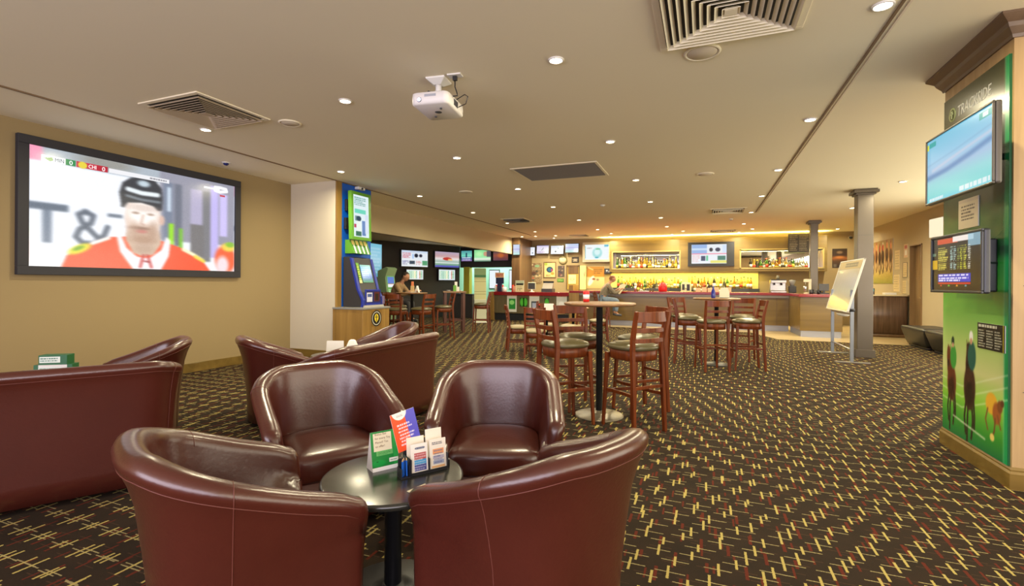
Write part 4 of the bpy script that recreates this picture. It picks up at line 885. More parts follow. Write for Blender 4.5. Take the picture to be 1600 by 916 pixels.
c = Cv(30, 60, (90, 160, 90)); c.rect(.1, .05, .9, .35, (60, 110, 200)).rect(.1, .38, .9, .52, (230, 235, 240)).rect(.1, .36, .9, .39, (220, 60, 60)).rect(.1, .56, .9, .95, (40, 140, 70)).lines(.15, .6, .85, .9, 4, (200, 220, 190)); c.mesh('touch_screen', .36, .55, t, (0, -.142, .92), SCREEN, (-.09, 0, 0))
# notice stand
t = thing('notice_stand', 'tall pale green notice stand leaning back beside the betting counter', 'sign', P(-1.04, 16.0), dirW(1, .25))
c = Cv(40, 60, (205, 205, 150)); c.rect(0, 0, 1, .28, (120, 150, 100)).rect(0, .22, 1, .3, (40, 110, 60)); [c.rect(0, .34+.08*k, 1, .345+.08*k, (150, 150, 100)) for k in range(8)]; [c.rect(.2*k, .32, .2*k+.01, 1, (150, 150, 100)) for k in range(5)]
MB().box(-.2, .2, -.012, 0, .75, 1.80).build('board', PAPER, t, rot=(-.05, 0, 0)); c.mesh('printed_grid', .39, 1.03, t, (0, -.0495, .76), rot=(-.05, 0, 0)).location = (0, .76*.05-.0135, .76)
MB().box(-.2, .2, -.02, .0, .02, .75).build('lower_panel', mat('pale lower panel', (.6, .62, .48), .6), t); MB().box(-.2, .2, -.12, .25, 0, .02).build('foot', WHITE, t); MB().bar([(0, .23, .02), (0, .07, 1.5)], .03, .02, side=(1, 0, 0)).build('rear_strut', DGREY, t)
# counter room
for k, (x0, x1) in enumerate(((-8.95, -8.35), (-8.0, -7.45), (-7.35, -6.9))):
    t = thing('lit_panel', 'white backlit panel behind the betting counter, %s of three' % ('left', 'middle', 'right')[k], 'screen', ((x0+x1)/2, 19.6, 1.05), 0, 'backlit panels in the counter room')
    MB().box(-(x1-x0)/2+.05, (x1-x0)/2-.05, -.03, 0, 0, .85).build('frame', BPLAST, t); c = Cv(24, 30, (235, 242, 248)); c.lines(.6, .3, .95, .8, 3, (60, 70, 90)) if k == 1 else None
    c.mesh('panel_face', (x1-x0)-.14, .78, t, (0, -.032, .03), SCREEN)
t = thing('side_counter', 'dark side counter below the left backlit panel', 'counter', (-8.35, 16.1, 0)); MB().box(-.5, .35, 0, .5, 0, .85).build('body', WALLD, t, bevel=.01); MB().box(-.52, .37, -.02, .52, .85, .89).build('worktop', BPLAST, t, bevel=.004)
t = thing('paper_roll', 'small white paper roll on the dark side counter', 'roll', (-8.6, 16.3, .89)); MB().lathe([(.02, 0), (.06, 0), (.06, .14), (.02, .14)], n=20).build('roll', PAPER, t)
SLAT = wood('dark slatted timber', (.10, .075, .035), (.16, .12, .06), 'Z', 8)
ct = thing('betting_counter', 'long betting counter with a red top left of the bar', 'counter', (-7.1, 15.7, 0))
MB().box(0, 3.0, .04, .7, .25, .90).build('body', SLAT, ct, bevel=.003); MB().box(.02, 2.98, .10, .66, 0, .25).build('plinth', BPLAST, ct); MB().box(-.06, .14, 0, .72, 0, 1.0).build('end_post', OAK, ct, bevel=.003); MB().box(2.88, 3.02, 0, .72, 0, 1.25).build('end_post', OAK, ct, bevel=.003)
MB().box(.14, 2.88, .0, .74, .88, 1.0).build('red_top', REDTOP, ct, bevel=.006)
for x, w, k in ((.82, .36, 0), (1.65, .36, 1), (2.62, .36, 2)):
    c = Cv(30, 60, (220, 222, 215)); c.rect(0, 0, 1, .18, (235, 195, 170)).lines(.05, .02, .95, .16, 2, (200, 110, 80))
    if k == 0: c.rect(.2, .3, .85, .85, (40, 140, 60)).ell(.5, .5, .25, .12, (150, 220, 130))
    if k == 1: c.rect(.2, .42, .85, .9, (70, 80, 90)).rect(.3, .5, .75, .85, (170, 180, 210))
    if k == 2: c.ell(.5, .6, .3, .2, (240, 240, 240)).ell(.55, .7, .08, .05, (70, 70, 70))
    c.mesh('front_poster', w, .66, ct, (x, -.008 if False else .036, .30))
for x in (1.2, 1.32, 2.1): Cv(16, 16, (30, 50, 25)).ell(.5, .5, .45, .45, (80, 180, 60), .3).mesh('green_leaf_print', .16, .3, ct, (x, .036, .5))
c = Cv(24, 24, (235, 225, 180)); c.rect(0, 0, 1, .35, (190, 200, 170)).rect(.1, .25, .9, .42, (40, 40, 36)).lines(.2, .5, .8, .9, 3, (160, 150, 110))
t = thing('display_card', 'cream display card standing on the betting counter', 'sign', (-6.02, 15.82, 1.0)); MB().box(-.16, .16, 0, .01, 0, .4).box(-.08, .08, 0, .1, 0, .01).build('board', PAPER, t); c.mesh('printed_face', .31, .39, t, (0, -.001, .005))
t = thing('counter_monitor', 'small pale-framed monitor on the betting counter', 'monitor', (-5.60, 15.9, 1.0)); MB().box(-.15, .15, -.03, .01, .08, .34).build('casing', mat('cream plastic', (.6, .58, .42), .5), t, bevel=.02); MB().box(-.125, .125, -.032, -.03, .105, .315).build('screen', DGREY, t); MB().lathe([(.1, 0), (.1, .01), (.03, .03), (.03, .1)], n=18).build('stand', WHITE, t)
t = thing('cash_register', 'grey cash register at the right end of the betting counter', 'cash register', (-5.05, 16.0, 1.0)); MB().box(-.2, .2, -.12, .2, 0, .12).build('drawer_unit', DGREY, t, bevel=.005); MB().add([(-.18, -.1, .12), (.18, -.1, .12), (.18, .18, .12), (-.18, .18, .12), (-.18, .05, .32), (.18, .05, .32), (.18, .18, .32), (-.18, .18, .32)], [(3, 2, 1, 0), (0, 1, 5, 4), (4, 5, 6, 7), (1, 2, 6, 5), (3, 0, 4, 7), (2, 3, 7, 6)]).build('keypad_hood', mat('taupe plastic', (.3, .26, .22), .5), t, bevel=.004); MB().box(-.19, .19, .06, .1, .32, .38).build('display', BPLAST, t)
t = thing('mug', 'white mug on the betting counter', 'mug', (-6.62, 15.85, 1.0)); MB().lathe([(0, 0), (.06, 0), (.075, .02), (.08, .16), (.074, .16), (.068, .02), (0, .015)], n=20).build('cup', WHITE, t); MB().tube([(.075, 0, .13), (.115, 0, .12), (.12, 0, .07), (.075, 0, .04)], .008, 8).build('handle', WHITE, t)
t = thing('display_stand', 'promotional stand with an orange header and navy body on the counter end', 'display stand', (-6.83, 15.95, 1.0)); MB().box(-.08, .08, -.06, .06, 0, .28).build('navy_body', mat('deep navy', (.02, .025, .08), .5), t, bevel=.01); MB().box(-.15, .15, -.02, .02, .28, .52).build('navy_board', mat('deep navy'), t); c = Cv(30, 16, (240, 190, 150)); c.lines(.1, .2, .9, .8, 2, (200, 70, 60)); MB().box(-.17, .17, -.03, 0, .50, .68).build('header', PAPER, t); c.mesh('header_print', .33, .17, t, (0, -.031, .505))
MB().lathe([(.03, 0), (.04, .01), (.03, .2), (0, .22)], (-.17, 0, 0), 12).build('side_pot', WHITE, t); MB().lathe([(.03, 0), (.04, .01), (.03, .16), (0, .18)], (.16, -.02, 0), 12).build('side_pot', WHITE, t)
for k, x in enumerate((-7.0+.25, -6.35)):
    t = thing('red_box', 'red and cream box standing on the betting counter, %s' % ('left', 'right')[k], 'box', (x-.3*(k == 0)+.12, 16.15 if k == 0 else 16.0, 1.0), 0, 'red boxes on the betting counter'); MB().box(-.1, .1, -.06, .06, 0, .2).build('carton', mat('salmon card', (.7, .35, .22), .6), t); MB().box(-.13, -.1, -.07, .07, 0, .24).box(.1, .13, -.07, .07, 0, .24).build('red_ends', RED, t)
# ================================================================== PICTURE WALL LEFT OF THE BAR
for k, (x0, x1, z0, z1, kd, ti) in enumerate(((-6.82, -6.32, 2.40, 2.76, 6, .1), (-6.27, -5.74, 2.47, 2.82, 7, .1), (-5.68, -5.14, 2.44, 2.80, 6, .1), (-5.09, -4.54, 2.49, 2.86, 8, .1))):
    tv('television', 'slim tilted television high on the tan wall, %s of four from the left' % ORD[k], ((x0+x1)/2, 18.5, z0), 0, x1-x0, z1-z0, race(1, kd), bez=.018, tilt=ti, bracket=.14, group='row of four televisions left of the bar')
    c = SC.objects
t = thing('television', 'small pale blue television on the brown pier beside the counter room', 'television', (-6.62, 17.1, 2.36)); MB().box(-.15, .13, -.05, 0, 0, .42).build('casing', BPLAST, t, bevel=.005); race(1, 8).mesh('picture', .25, .38, t, (-.01, -.052, .02), SCREEN)
c = race(2, 6); c.a[:] = np.array((240, 248, 250))/255; c.ell(.52, .55, .2, .33, (170, 225, 225), .3).ell(.52, .5, .12, .2, (220, 245, 245), .5).ell(.55, .3, .1, .05, (120, 200, 150)).rect(.82, .03, .98, .16, (110, 190, 210)).rect(0, .1, .03, .9, (130, 190, 190)).lines(.1, .2, .3, .3, 1, (170, 150, 150)).ell(.5, .85, .08, .04, (60, 170, 190)); c.blur(1)
tv('television', 'large silver-framed television left of the back bar', (-3.86, 18.5, 2.13), 0, 1.10, .76, c, bez=.095, frame=mat('silver tv frame', (.55, .48, .36), .4, metal=.3), bracket=.05)
def picture(name, label, x0, x1, z0, z1, cvs, frame=None, fw_=.03, Y=18.5, rz=0, cat='picture', thick=.02):
    w, h = x1-x0, z1-z0; t = thing(name, label, cat, ((x0+x1)/2, Y, z0), rz); b = fw_
    MB().box(-w/2+b, w/2-b, -thick*.5, 0, b, h-b).build('board', PAPER, t); cvs.mesh('print', w-2*b, h-2*b, t, (0, -thick*.5-.001, b))
    if frame: MB().box(-w/2, w/2, -thick, 0, 0, b).box(-w/2, w/2, -thick, 0, h-b, h).box(-w/2, -w/2+b, -thick, 0, b, h-b).box(w/2-b, w/2, -thick, 0, b, h-b).build('frame', frame, t, bevel=.002)
    return t
c = Cv(50, 80, (140, 120, 90)); c.noise(.16).blur(2); c.ell(.6, .15, .2, .06, (130, 170, 130)).ell(.35, .5, .2, .1, (90, 60, 50), .8).ell(.7, .6, .2, .05, (200, 180, 130), .8).ell(.3, .72, .06, .03, (190, 60, 50)); [c.ell(random.random(), random.random(), .1, .04, random.choice([(70, 70, 60), (200, 185, 150), (110, 80, 60)]), .8) for k in range(14)]
picture('wall_poster', 'tall mottled collage poster beside the brown pier', -6.62, -6.08, 1.28, 2.12, c, None, 0)
c = Cv(50, 70, (215, 195, 135)); c.ell(.5, .48, .30, .20, (30, 55, 85), .05).ell(.5, .48, .2, .13, (50, 100, 130), .2).ell(.68, .52, .08, .1, (150, 60, 100)).ell(.75, .75, .15, .1, (210, 140, 60), .5).ell(.15, .1, .15, .1, (150, 170, 70), .5).lines(.15, .82, .6, .94, 2, (120, 100, 60))
picture('framed_poster', 'brown-framed cream poster with a dark blue round emblem', -6.02, -5.50, 1.52, 2.16, c, DOAK, .035)
c = Cv(24, 36, (80, 70, 65)); [c.ell(random.random(), random.random(), .15, .07, random.choice([(50, 45, 70), (150, 130, 110), (110, 50, 60)]), .7) for k in range(10)]
picture('framed_picture', 'small dark framed picture right of the cream poster', -5.42, -5.16, 1.57, 2.0, c, DGREY, .018)
ck = thing('wall_clock', 'round cream wall clock with a green rim', 'clock', (-5.22, 18.5, 2.22)); MB().cyl((0, 0, 0), (0, -.04, 0), .165, n=40).build('rim', mat('olive clock rim', (.25, .26, .08), .5), ck); MB().cyl((0, -.041, 0), (0, -.043, 0), .145, n=40).build('face', mat('cream clock face', (.68, .58, .35), .6), ck)
MB().bar([(0, -.046, 0), (.05, -.046, .05)], .012, .003, side=(0, 0, 1)).bar([(0, -.046, 0), (-.02, -.046, .11)], .008, .003, side=(1, 0, 0)).build('hands', BLACK, ck)
m = MB()
for k in range(12): a = k*PI/6; m.cbox((.122*math.sin(a), -.045, .122*math.cos(a)), (.012, .003, .012))
m.build('hour_marks', BLACK, ck)
c = Cv(24, 18, (60, 45, 40)); c.rect(.3, .3, .7, .7, (150, 130, 115)).lines(.1, .3, .9, .9, 2, (190, 180, 150)); picture('framed_picture', 'small black framed notice right of the clock', -4.86, -4.58, 2.12, 2.34, c, BLACK, .02)
c = Cv(24, 12, (60, 110, 40)); c.lines(.1, .2, .9, .8, 2, (170, 200, 120)); picture('wall_sign', 'small green sign below the dark framed picture', -5.45, -5.18, 1.36, 1.50, c, None, 0, cat='sign')
# staff hatch
ht = thing('serving_hatch', 'yellow timber hatch with a cream notice left of the bar', 'hatch', (-4.80, 18.5, 1.07)); HY = wood('yellow timber', (.42, .28, .05), (.52, .36, .08), 'Z', 3)
MB().box(-.26, .26, -.03, 0, 0, .93).build('door_panel', HY, ht); MB().box(-.26, .26, -.06, -.0, .9, .95).box(-.27, -.24, -.06, 0, 0, .95).box(.24, .27, -.06, 0, 0, .95).build('frame', DOAK, ht); MB().box(-.2, .2, -.045, -.03, .62, .9).build('dark_recess', DOAK, ht)
Cv(20, 20, (235, 225, 160)).lines(.2, .3, .8, .7, 3, (160, 150, 120)).mesh('notice', .3, .36, ht, (-.03, -.047, .22))
t = thing('wall_panel', 'narrow pale yellow panel beside the serving hatch', 'panel', (-4.40, 18.5, 1.07)); MB().box(-.12, .12, -.08, 0, 0, .93).build('panel', mat('pale yellow laminate', (.72, .64, .28), .5), t, bevel=.005); MB().tube([(.09, -.09, .5), (.05, -.1, .6), (.09, -.09, .7)], .01).build('handle', CHROME, t)
c = Cv(50, 60, (180, 120, 40)); c.vgrad([(0, (165, 120, 50)), (.45, (200, 130, 40)), (.5, (215, 190, 140)), (1, (215, 170, 110))]).ell(.25, .65, .12, .25, (235, 230, 210), .3, ang=.5).ell(.4, .57, .09, .05, (130, 75, 50)).ell(.62, .6, .08, .05, (140, 120, 90)).line([(.1, .05), (.35, .15)], .02, (230, 200, 150)).lines(.4, .1, .9, .35, 3, (120, 90, 40)).blur(1)
picture('wall_poster', 'yellow and cream racing poster below the silver-framed television', -4.26, -3.58, 1.12, 1.96, c, None, 0)
t = thing('monitor', 'dark small monitor at the left end of the back bar', 'monitor', (-3.43, 18.4, 1.68)); MB().box(-.13, .13, -.05, .1, 0, .2).build('casing', BPLAST, t, bevel=.01); Cv(20, 14, (60, 60, 70)).ell(.35, .4, .15, .2, (210, 210, 215)).ell(.7, .6, .12, .2, (150, 150, 155)).mesh('display', .2, .15, t, (0, -.052, .025))

# ================================================================== BACK BAR
HYU = wood('honey veneer', (.16, .105, .024), (.24, .16, .040), 'X', 2, .45)
bb = thing('back_bar_unit', 'long honey timber back bar unit with two mirrored niches and a centre panel', 'shelving', (0, 18.495, 0))
MB().box(-3.32, 3.62, -.36, 0, 1.74, 1.85).build('lower_shelf', HYU, bb, bevel=.004)
MB().box(-3.32, 3.62, -.36, 0, 2.48, 2.90).build('upper_panel', HYU, bb, bevel=.004)
MB().box(-3.32, -3.20, -.36, 0, 1.85, 2.48).build('end_panel', HYU, bb); MB().box(3.50, 3.62, -.36, 0, 1.85, 2.48).build('end_panel', HYU, bb); MB().box(-.86, 1.12, -.37, 0, 1.80, 2.90).build('centre_panel', HYU, bb, bevel=.004)
MB().box(-3.20, -.86, -.02, -.005, 1.85, 2.48).build('mirror', GLASSM, bb); MB().box(1.12, 3.50, -.02, -.005, 1.85, 2.48).build('mirror', GLASSM, bb)
MB().box(-3.22, -.84, -.375, -.355, 1.83, 1.87).box(-3.22, -.84, -.375, -.355, 2.46, 2.5).box(-3.24, -3.20, -.375, -.355, 1.83, 2.5).box(-.86, -.82, -.375, -.355, 1.83, 2.5).build('niche_frame', mat('gilt trim', (.55, .42, .14), .35, metal=.4), bb)
MB().box(1.08, 3.52, -.375, -.355, 1.83, 1.87).box(1.08, 3.52, -.375, -.355, 2.46, 2.5).box(1.08, 1.12, -.375, -.355, 1.83, 2.5).box(3.5, 3.54, -.375, -.355, 1.83, 2.5).build('niche_frame', MATS['gilt trim'], bb)
bc = thing('back_counter', 'low dark back counter carrying the rows of bottles', 'counter', (0, 18.495, 0))
MB().box(-3.4, 3.6, -.70, 0, 0, .98).build('carcass', DOAK, bc); MB().box(-3.42, 3.62, -.73, 0, .98, 1.02).build('worktop', mat('dark worktop', (.05, .045, .04), .3), bc, bevel=.004)
MB().box(-3.3, 1.7, -.25, -.03, 1.02, 1.16).build('bottle_step', mat('dark step', (.04, .04, .04), .5), bc); MB().box(-3.33, 1.68, -.03, 0, 1.02, 1.74).build('splashback', PALEY, bc)
c = Cv(90, 60, (230, 235, 240)); c.rect(0, 0, .44, .5, (150, 180, 225)).rect(0, .2, .44, .3, (200, 220, 240)).rect(0, .46, 1, .52, (235, 140, 160)).ell(.56, .28, .05, .1, (40, 40, 50)).ell(.75, .28, .07, .1, (60, 60, 80)).rect(.88, .05, 1, .45, (210, 225, 245)).rect(.28, .6, .4, .85, (50, 60, 90)).rect(.42, .58, .48, .85, (90, 190, 140)).rect(.75, .6, .97, .82, (60, 120, 100)).rect(.55, .84, 1, .97, (225, 220, 100)).lines(.03, .55, .25, .95, 4, (230, 190, 190)).rect(0, 0, .015, 1, (250, 250, 250)).blur(1)
t = thing('television', 'wide television with a four-part picture in the centre of the back bar', 'television', (.17, 18.12, 1.93)); MB().box(-.74, .74, -.06, 0, 0, .83).build('casing', mat('dark slate frame', (.018, .020, .028), .6), t, bevel=.008); c.mesh('picture', 1.12, .66, t, (-.06, -.063, .09), SCREEN)
MB().box(-.75, .75, -.065, -.05, 0, .02).box(-.75, .75, -.065, -.05, .81, .83).build('rim', BPLAST, t)
c = Cv(70, 60, (45, 38, 28)); c.lines(.06, .06, .45, .95, 9, (190, 180, 150), .6, .4).lines(.52, .06, .96, .95, 10, (190, 180, 150), .6, .4, seed=4)
t = thing('menu_board', 'black chalk menu board hanging in front of the right mirror niche', 'sign', (2.82, 18.08, 2.36)); MB().box(-.31, .31, -.02, 0, 0, .60).build('board', BLACK, t, bevel=.003); c.mesh('chalk_writing', .60, .58, t, (0, -.022, .01)); MB().cyl((-.2, -.01, .6), (-.2, -.01, .67), .004).cyl((.2, -.01, .6), (.2, -.01, .67), .004).build('hanging_wires', CHROME, t)
c = Cv(40, 50, (45, 30, 15)); c.vgrad([(0, (50, 38, 15)), (.35, (60, 40, 25)), (.5, (150, 90, 40)), (.65, (80, 55, 30)), (1, (45, 35, 30))]).ell(.5, .2, .2, .07, (130, 105, 75), .6).ell(.5, .45, .3, .06, (190, 120, 60), .8).rect(.1, .8, .3, .95, (130, 125, 110), .6).blur(1)
picture('wall_picture', 'dark landscape picture on the wall right of the back bar', 3.83, 4.24, 1.86, 2.48, c, None, 0)
t = thing('security_camera', 'small black dome camera high on the wall by the column', 'camera', (4.32, 18.5, 2.83)); MB().cyl((0, 0, 0), (0, -.05, 0), .05, n=20).build('mount', WHITE, t); MB().lathe([(0, -.06), (.03, -.052), (.05, -.03), (.055, 0), (.05, .02), (0, .03)], (0, -.09, 0), 20).build('dome', BPLAST, t)

# bottles ----------------------------------------------------------
GL = {'green': mat('green bottle glass', (.10, .30, .06), .08, trans=.7), 'amber': mat('amber bottle glass', (.70, .28, .04), .08, trans=.75), 'clear': mat('clear bottle glass', (.92, .92, .70), .05, trans=.9),
      'dark': mat('dark bottle glass', (.03, .025, .02), .1), 'gold': mat('golden spirits glass', (.95, .68, .12), .08, trans=.8)}
LAB = {'w': mat('white bottle label', (.8, .77, .66), .7), 'r': mat('red bottle label', (.6, .05, .03), .6), 'k': mat('black bottle label', (.03, .03, .03), .6), 'y': mat('yellow bottle label', (.75, .6, .1), .6)}
SH = {'tall': [(0, 0), (.032, 0), (.036, .01), (.036, .17), (.030, .20), (.013, .235), (.012, .29), (0, .29)], 'squat': [(0, 0), (.044, 0), (.048, .012), (.048, .12), (.036, .155), (.016, .175), (.015, .21), (0, .21)],
      'round': [(0, 0), (.034, 0), (.046, .03), (.048, .09), (.030, .15), (.014, .18), (.013, .24), (0, .24)], 'slim': [(0, 0), (.026, 0), (.029, .01), (.029, .15), (.013, .22), (.011, .30), (0, .30)]}
BPT = {}
def bottle(shape, glass, lab, cap, x, y, z, label, group, s=1.0):
    key = (shape, glass, lab, cap)
    if key not in BPT:
        t = thing('bottle', label, 'bottle', (x, y, z), 0, group)
        pr = SH[shape]; MB().lathe(pr, n=14).build('glass', GL[glass], t)
        rb = pr[2][0]+.0012; MB().lathe([(rb, .04), (rb, pr[3][1]*.72)], n=14).build('label', LAB[lab], t)
        rt_ = pr[-2][0]+.003; MB().lathe([(rt_, pr[-1][1]-.02), (rt_, pr[-1][1]+.012), (0, pr[-1][1]+.012)], n=10).build('cap', LAB[cap], t)
        BPT[key] = t
    else: t = copy_tree(BPT[key], (x, y, z), 0, label, group)
    t.scale = (s, s, s); return t
R2 = random.Random(11)
def row(x0, x1, n, y, z, where, smin=.9, smax=1.15, dark=.15, jit=.02):
    for k in range(n):
        x = x0+(x1-x0)*(k+.5)/n+R2.uniform(-.008, .008)
        sh = R2.choice(['tall', 'tall', 'squat', 'round', 'slim']); gl = R2.choices(['gold', 'clear', 'amber', 'green', 'dark'], [3, 3, 2, 1.5, 6*dark])[0]
        bottle(sh, gl, R2.choice('wwryk'), R2.choice('kkrwy'), x, y+R2.uniform(-jit, jit), z, '%s %s bottle, %s from left on %s' % (gl, sh, ORD[k], where), 'bottles on '+where, R2.uniform(smin, smax))
row(-3.12, -.94, 22, 18.30, 1.85, 'the left mirrored niche shelf', 1.25, 1.5)
row(1.40, 3.12, 18, 18.30, 1.85, 'the right mirrored niche shelf', 1.0, 1.3)
row(-3.08, -.75, 22, 18.36, 1.16, 'the step of the back counter, left half', 1.2, 1.45, .3)
row(-.60, 1.50, 20, 18.36, 1.16, 'the step of the back counter, right half', 1.2, 1.45, .3)
row(-2.85, -1.55, 12, 18.05, 1.02, 'the front of the back counter, left', 1.05, 1.25, 1.0)
row(-.5, .75, 11, 18.05, 1.02, 'the front of the back counter, middle', 1.0, 1.25, .5)
for k, (x0, x1) in enumerate(((-2.95, -2.3), (-2.0, -1.15), (.75, 1.35))):
    t = thing('speed_rail', 'dark bottle tray on the back counter, %s' % ('left end', 'left of the red bucket', 'right of the middle bottles')[k], 'tray', ((x0+x1)/2, 17.86, 1.02), 0, 'bottle trays on the back counter'); w = x1-x0
    MB().box(-w/2, w/2, -.05, .05, 0, .01).box(-w/2, w/2, -.05, -.04, .01, .14).box(-w/2, w/2, .04, .05, .01, .10).box(-w/2, -w/2+.01, -.05, .05, .01, .12).box(w/2-.01, w/2, -.05, .05, .01, .12).build('tray', DGREY, t)
t = thing('radio', 'old-fashioned cream and black radio behind the bar', 'radio', (-.62, 18.0, 1.02)); MB().loft([[(x*(.75 if 0 else 1), -.08 if q == 0 else .08, z) for x, z in [(-.17, 0), (.17, 0), (.17, .28), (.12, .34), (-.12, .34), (-.17, .28)]] for q in (0, 1)], smooth=False).build('case', mat('cream radio case', (.6, .55, .35), .5), t, bevel=.01); MB().box(-.13, -.05, -.085, -.08, .08, .28).box(.02, .12, -.085, -.08, .06, .28).build('speaker_grilles', BLACK, t)
MB().cyl((-.01, -.08, .16), (-.01, -.10, .16), .03, n=20).build('dial', mat('cream radio case'), t)
# ================================================================== FRONT BAR
br = thing('bar_counter', 'long oak-fronted bar counter with a glossy red top', 'bar counter', (-4.05, 15.2, 0))
MB().box(0, 6.20, .10, .80, .16, 1.00).build('front_panels', OAKX, br, bevel=.003); MB().box(0, 6.20, .14, .78, 0, .16).build('kickboard', mat('steel kickboard', (.35, .36, .40), .35, metal=.8), br)
MB().box(-.03, 6.23, 0, .92, 1.00, 1.07).build('red_top', REDTOP, br, bevel=.008); MB().box(0, 6.2, .02, .10, .93, 1.0).build('reflection_band', mat('painted grey reflection', (.20, .17, .16), .4), br)  # grey band below the red top: a reflection put in as colour
m = MB()
for k in range(7): m.box(.02+k*.98, .03+k*.98, .094, .101, .17, .92)
m.build('panel_joints', DOAK, br); MB().box(0, .3, .0, .9, .0, 1.0).build('end_panel', OAK, br)
br2 = thing('bar_counter', 'projecting right end section of the bar with a red top', 'bar counter', (2.2, 13.85, 0))
pl = [(0, .04), (.90, .04), (.90, .75), (.22, .75), (.02, 1.44), (-.05, 1.44)]
MB().loft([[(x, y, z) for x, y in pl] for z in (.16, 1.0)], smooth=False).build('front_panels', OAKX, br2, bevel=.003)
MB().loft([[(.45+(x-.45)*.95, .4+(y-.4)*.93, z) for x, y in pl] for z in (0, .16)], smooth=False).build('kickboard', MATS['steel kickboard'], br2)
tp = [(-.05, -.05), (.97, -.05), (.97, .82), (.25, .82), (.06, 1.34), (-.06, 1.34)]
MB().loft([[(x, y, z) for x, y in tp] for z in (1.0, 1.07)], smooth=False).build('red_top', REDTOP, br2, bevel=.008)
# on the bar
t = thing('ice_bucket', 'round bright red bucket on the bar counter', 'bucket', (-1.22, 15.65, 1.07)); MB().lathe([(0, 0), (.11, 0), (.13, .03), (.13, .16), (.10, .24), (.05, .28), (0, .285)], n=28).build('bucket', RED, t); MB().lathe([(.132, .15), (.136, .155), (.132, .165)], n=28).build('rim_band', mat('dark red band', (.3, .01, .01), .4), t)
t = thing('beer_tap', 'chrome beer tap standing on the bar left of the red bucket', 'beer tap', (-2.03, 15.5, 1.07)); MB().cyl((0, 0, 0), (0, 0, .16), .035).build('column', CHROME, t); MB().cyl((-.0, 0, .13), (0, -.09, .13), .012).cyl((0, -.09, .13), (0, -.09, .08), .009).build('spout', CHROME, t); MB().cyl((0, -.02, .15), (0, -.06, .26), .012, .016).build('handle', WHITE, t)
for k, x in enumerate((-1.72, -1.58, -1.50)):
    t = thing('drinking_glass', 'small clear glass on the bar between tap and bucket, %s of three' % ('left', 'middle', 'right')[k], 'glass', (x, 15.45, 1.07), 0, 'clear glasses on the bar'); MB().lathe([(0, 0), (.026, 0), (.034, .1), (.031, .1), (.023, .008), (0, .008)], n=18).build('glass', GL['clear'], t)
t = thing('bar_mat', 'folded white bar towel on the bar edge', 'towel', (-1.75, 15.28, 1.07)); MB().loft([rr(.30, .12, 0, .02), rr(.31, .13, .012, .02), rr(.28, .1, .02, .02)]).build('cloth', PAPER, t)
for k in range(6):
    t = thing('carton', 'cream carton standing behind the bar, %s of six' % ORD[k], 'carton', (-.2+k*.17, 17.55 if 0 else 15.85, 1.07), 0, 'cream cartons on the bar'); MB().box(-.07, .07, -.05, .05, 0, .12+.02*(k % 2)).build('carton', mat('cream carton', (.65, .52, .32), .6), t, bevel=.004)
t = thing('coffee_machine', 'steel coffee machine on the bar right of the bottles', 'coffee machine', (1.92, 15.6, 1.07))
MB().box(-.20, .20, -.14, .16, 0, .06).box(-.20, .20, .0, .16, .06, .30).box(-.20, .20, -.14, .16, .28, .36).build('body', CHROME, t, bevel=.012); MB().cyl((-.1, -.06, .28), (-.1, -.06, .22), .025).cyl((.08, -.06, .28), (.08, -.06, .22), .025).cyl((-.1, -.08, .24), (-.1, -.2, .23), .01).cyl((.08, -.08, .24), (.08, -.2, .23), .01).build('group_heads', BPLAST, t)
MB().box(-.19, .19, -.13, .15, .36, .38).build('cup_rail', BPLAST, t); MB().cyl((.21, -.1, .3), (.23, -.15, .1), .007).build('steam_wand', CHROME, t); MB().lathe([(.04, .38), (.05, .44), (.03, .50), (0, .50)], (.0, 0, 0), 16).build('bean_hopper', mat('smoked hopper', (.25, .22, .15), .2), t)
t = thing('coffee_grinder', 'small grey grinder beside the coffee machine', 'grinder', (2.28, 15.62, 1.07)); MB().box(-.09, .09, -.1, .1, 0, .20).build('body', DGREY, t, bevel=.02); MB().lathe([(.05, .2), (.085, .34), (.085, .36), (0, .37)], n=20).build('hopper', mat('clear grey hopper', (.45, .45, .42), .15), t)
for k in range(2):
    t = thing('black_mug', 'black mug on the bar right of the coffee grinder, %s of the pair' % ('left', 'right')[k], 'mug', (2.52+.17*k, 14.35, 1.07), 0, 'black mugs on the bar end'); MB().lathe([(0, 0), (.04, 0), (.045, .01), (.06, .11), (.055, .11), (.04, .015), (0, .012)], n=20).build('cup', BPLAST, t); MB().tube([(.05, 0, .09), (.085, 0, .08), (.08, 0, .04), (.045, 0, .03)], .006, 8).build('handle', BPLAST, t)
t = thing('stand_mixer', 'cream drinks mixer on the bar left of the far column', 'mixer', (2.50, 14.75 if 0 else 14.42, 1.07)); t.location = (2.46, 14.48, 1.07)
MB().lathe([(0, 0), (.09, 0), (.09, .02), (.03, .04), (.03, .04)], n=20).box(.02, .08, -.03, .03, .02, .34).box(-.09, .08, -.04, .04, .30, .38).build('frame', mat('cream enamel', (.68, .62, .45), .3), t, bevel=.008); MB().lathe([(.03, .06), (.045, .20), (.04, .2), (.03, .065)], (-.05, 0, 0), 18).build('beaker', CHROME, t); MB().cyl((-.05, 0, .30), (-.05, 0, .22), .008).build('spindle', CHROME, t)
t = thing('till', 'small dark till screen on the bar in front of the far column', 'till', (2.78, 14.25, 1.07)); MB().box(-.10, .10, -.06, .08, 0, .03).box(-.02, .02, .0, .03, .03, .12).build('stand', BPLAST, t); MB().box(-.11, .11, -.02, .0, .08, .26).build('screen', DGREY, t, rot=(-.15, 0, 0), bevel=.005)

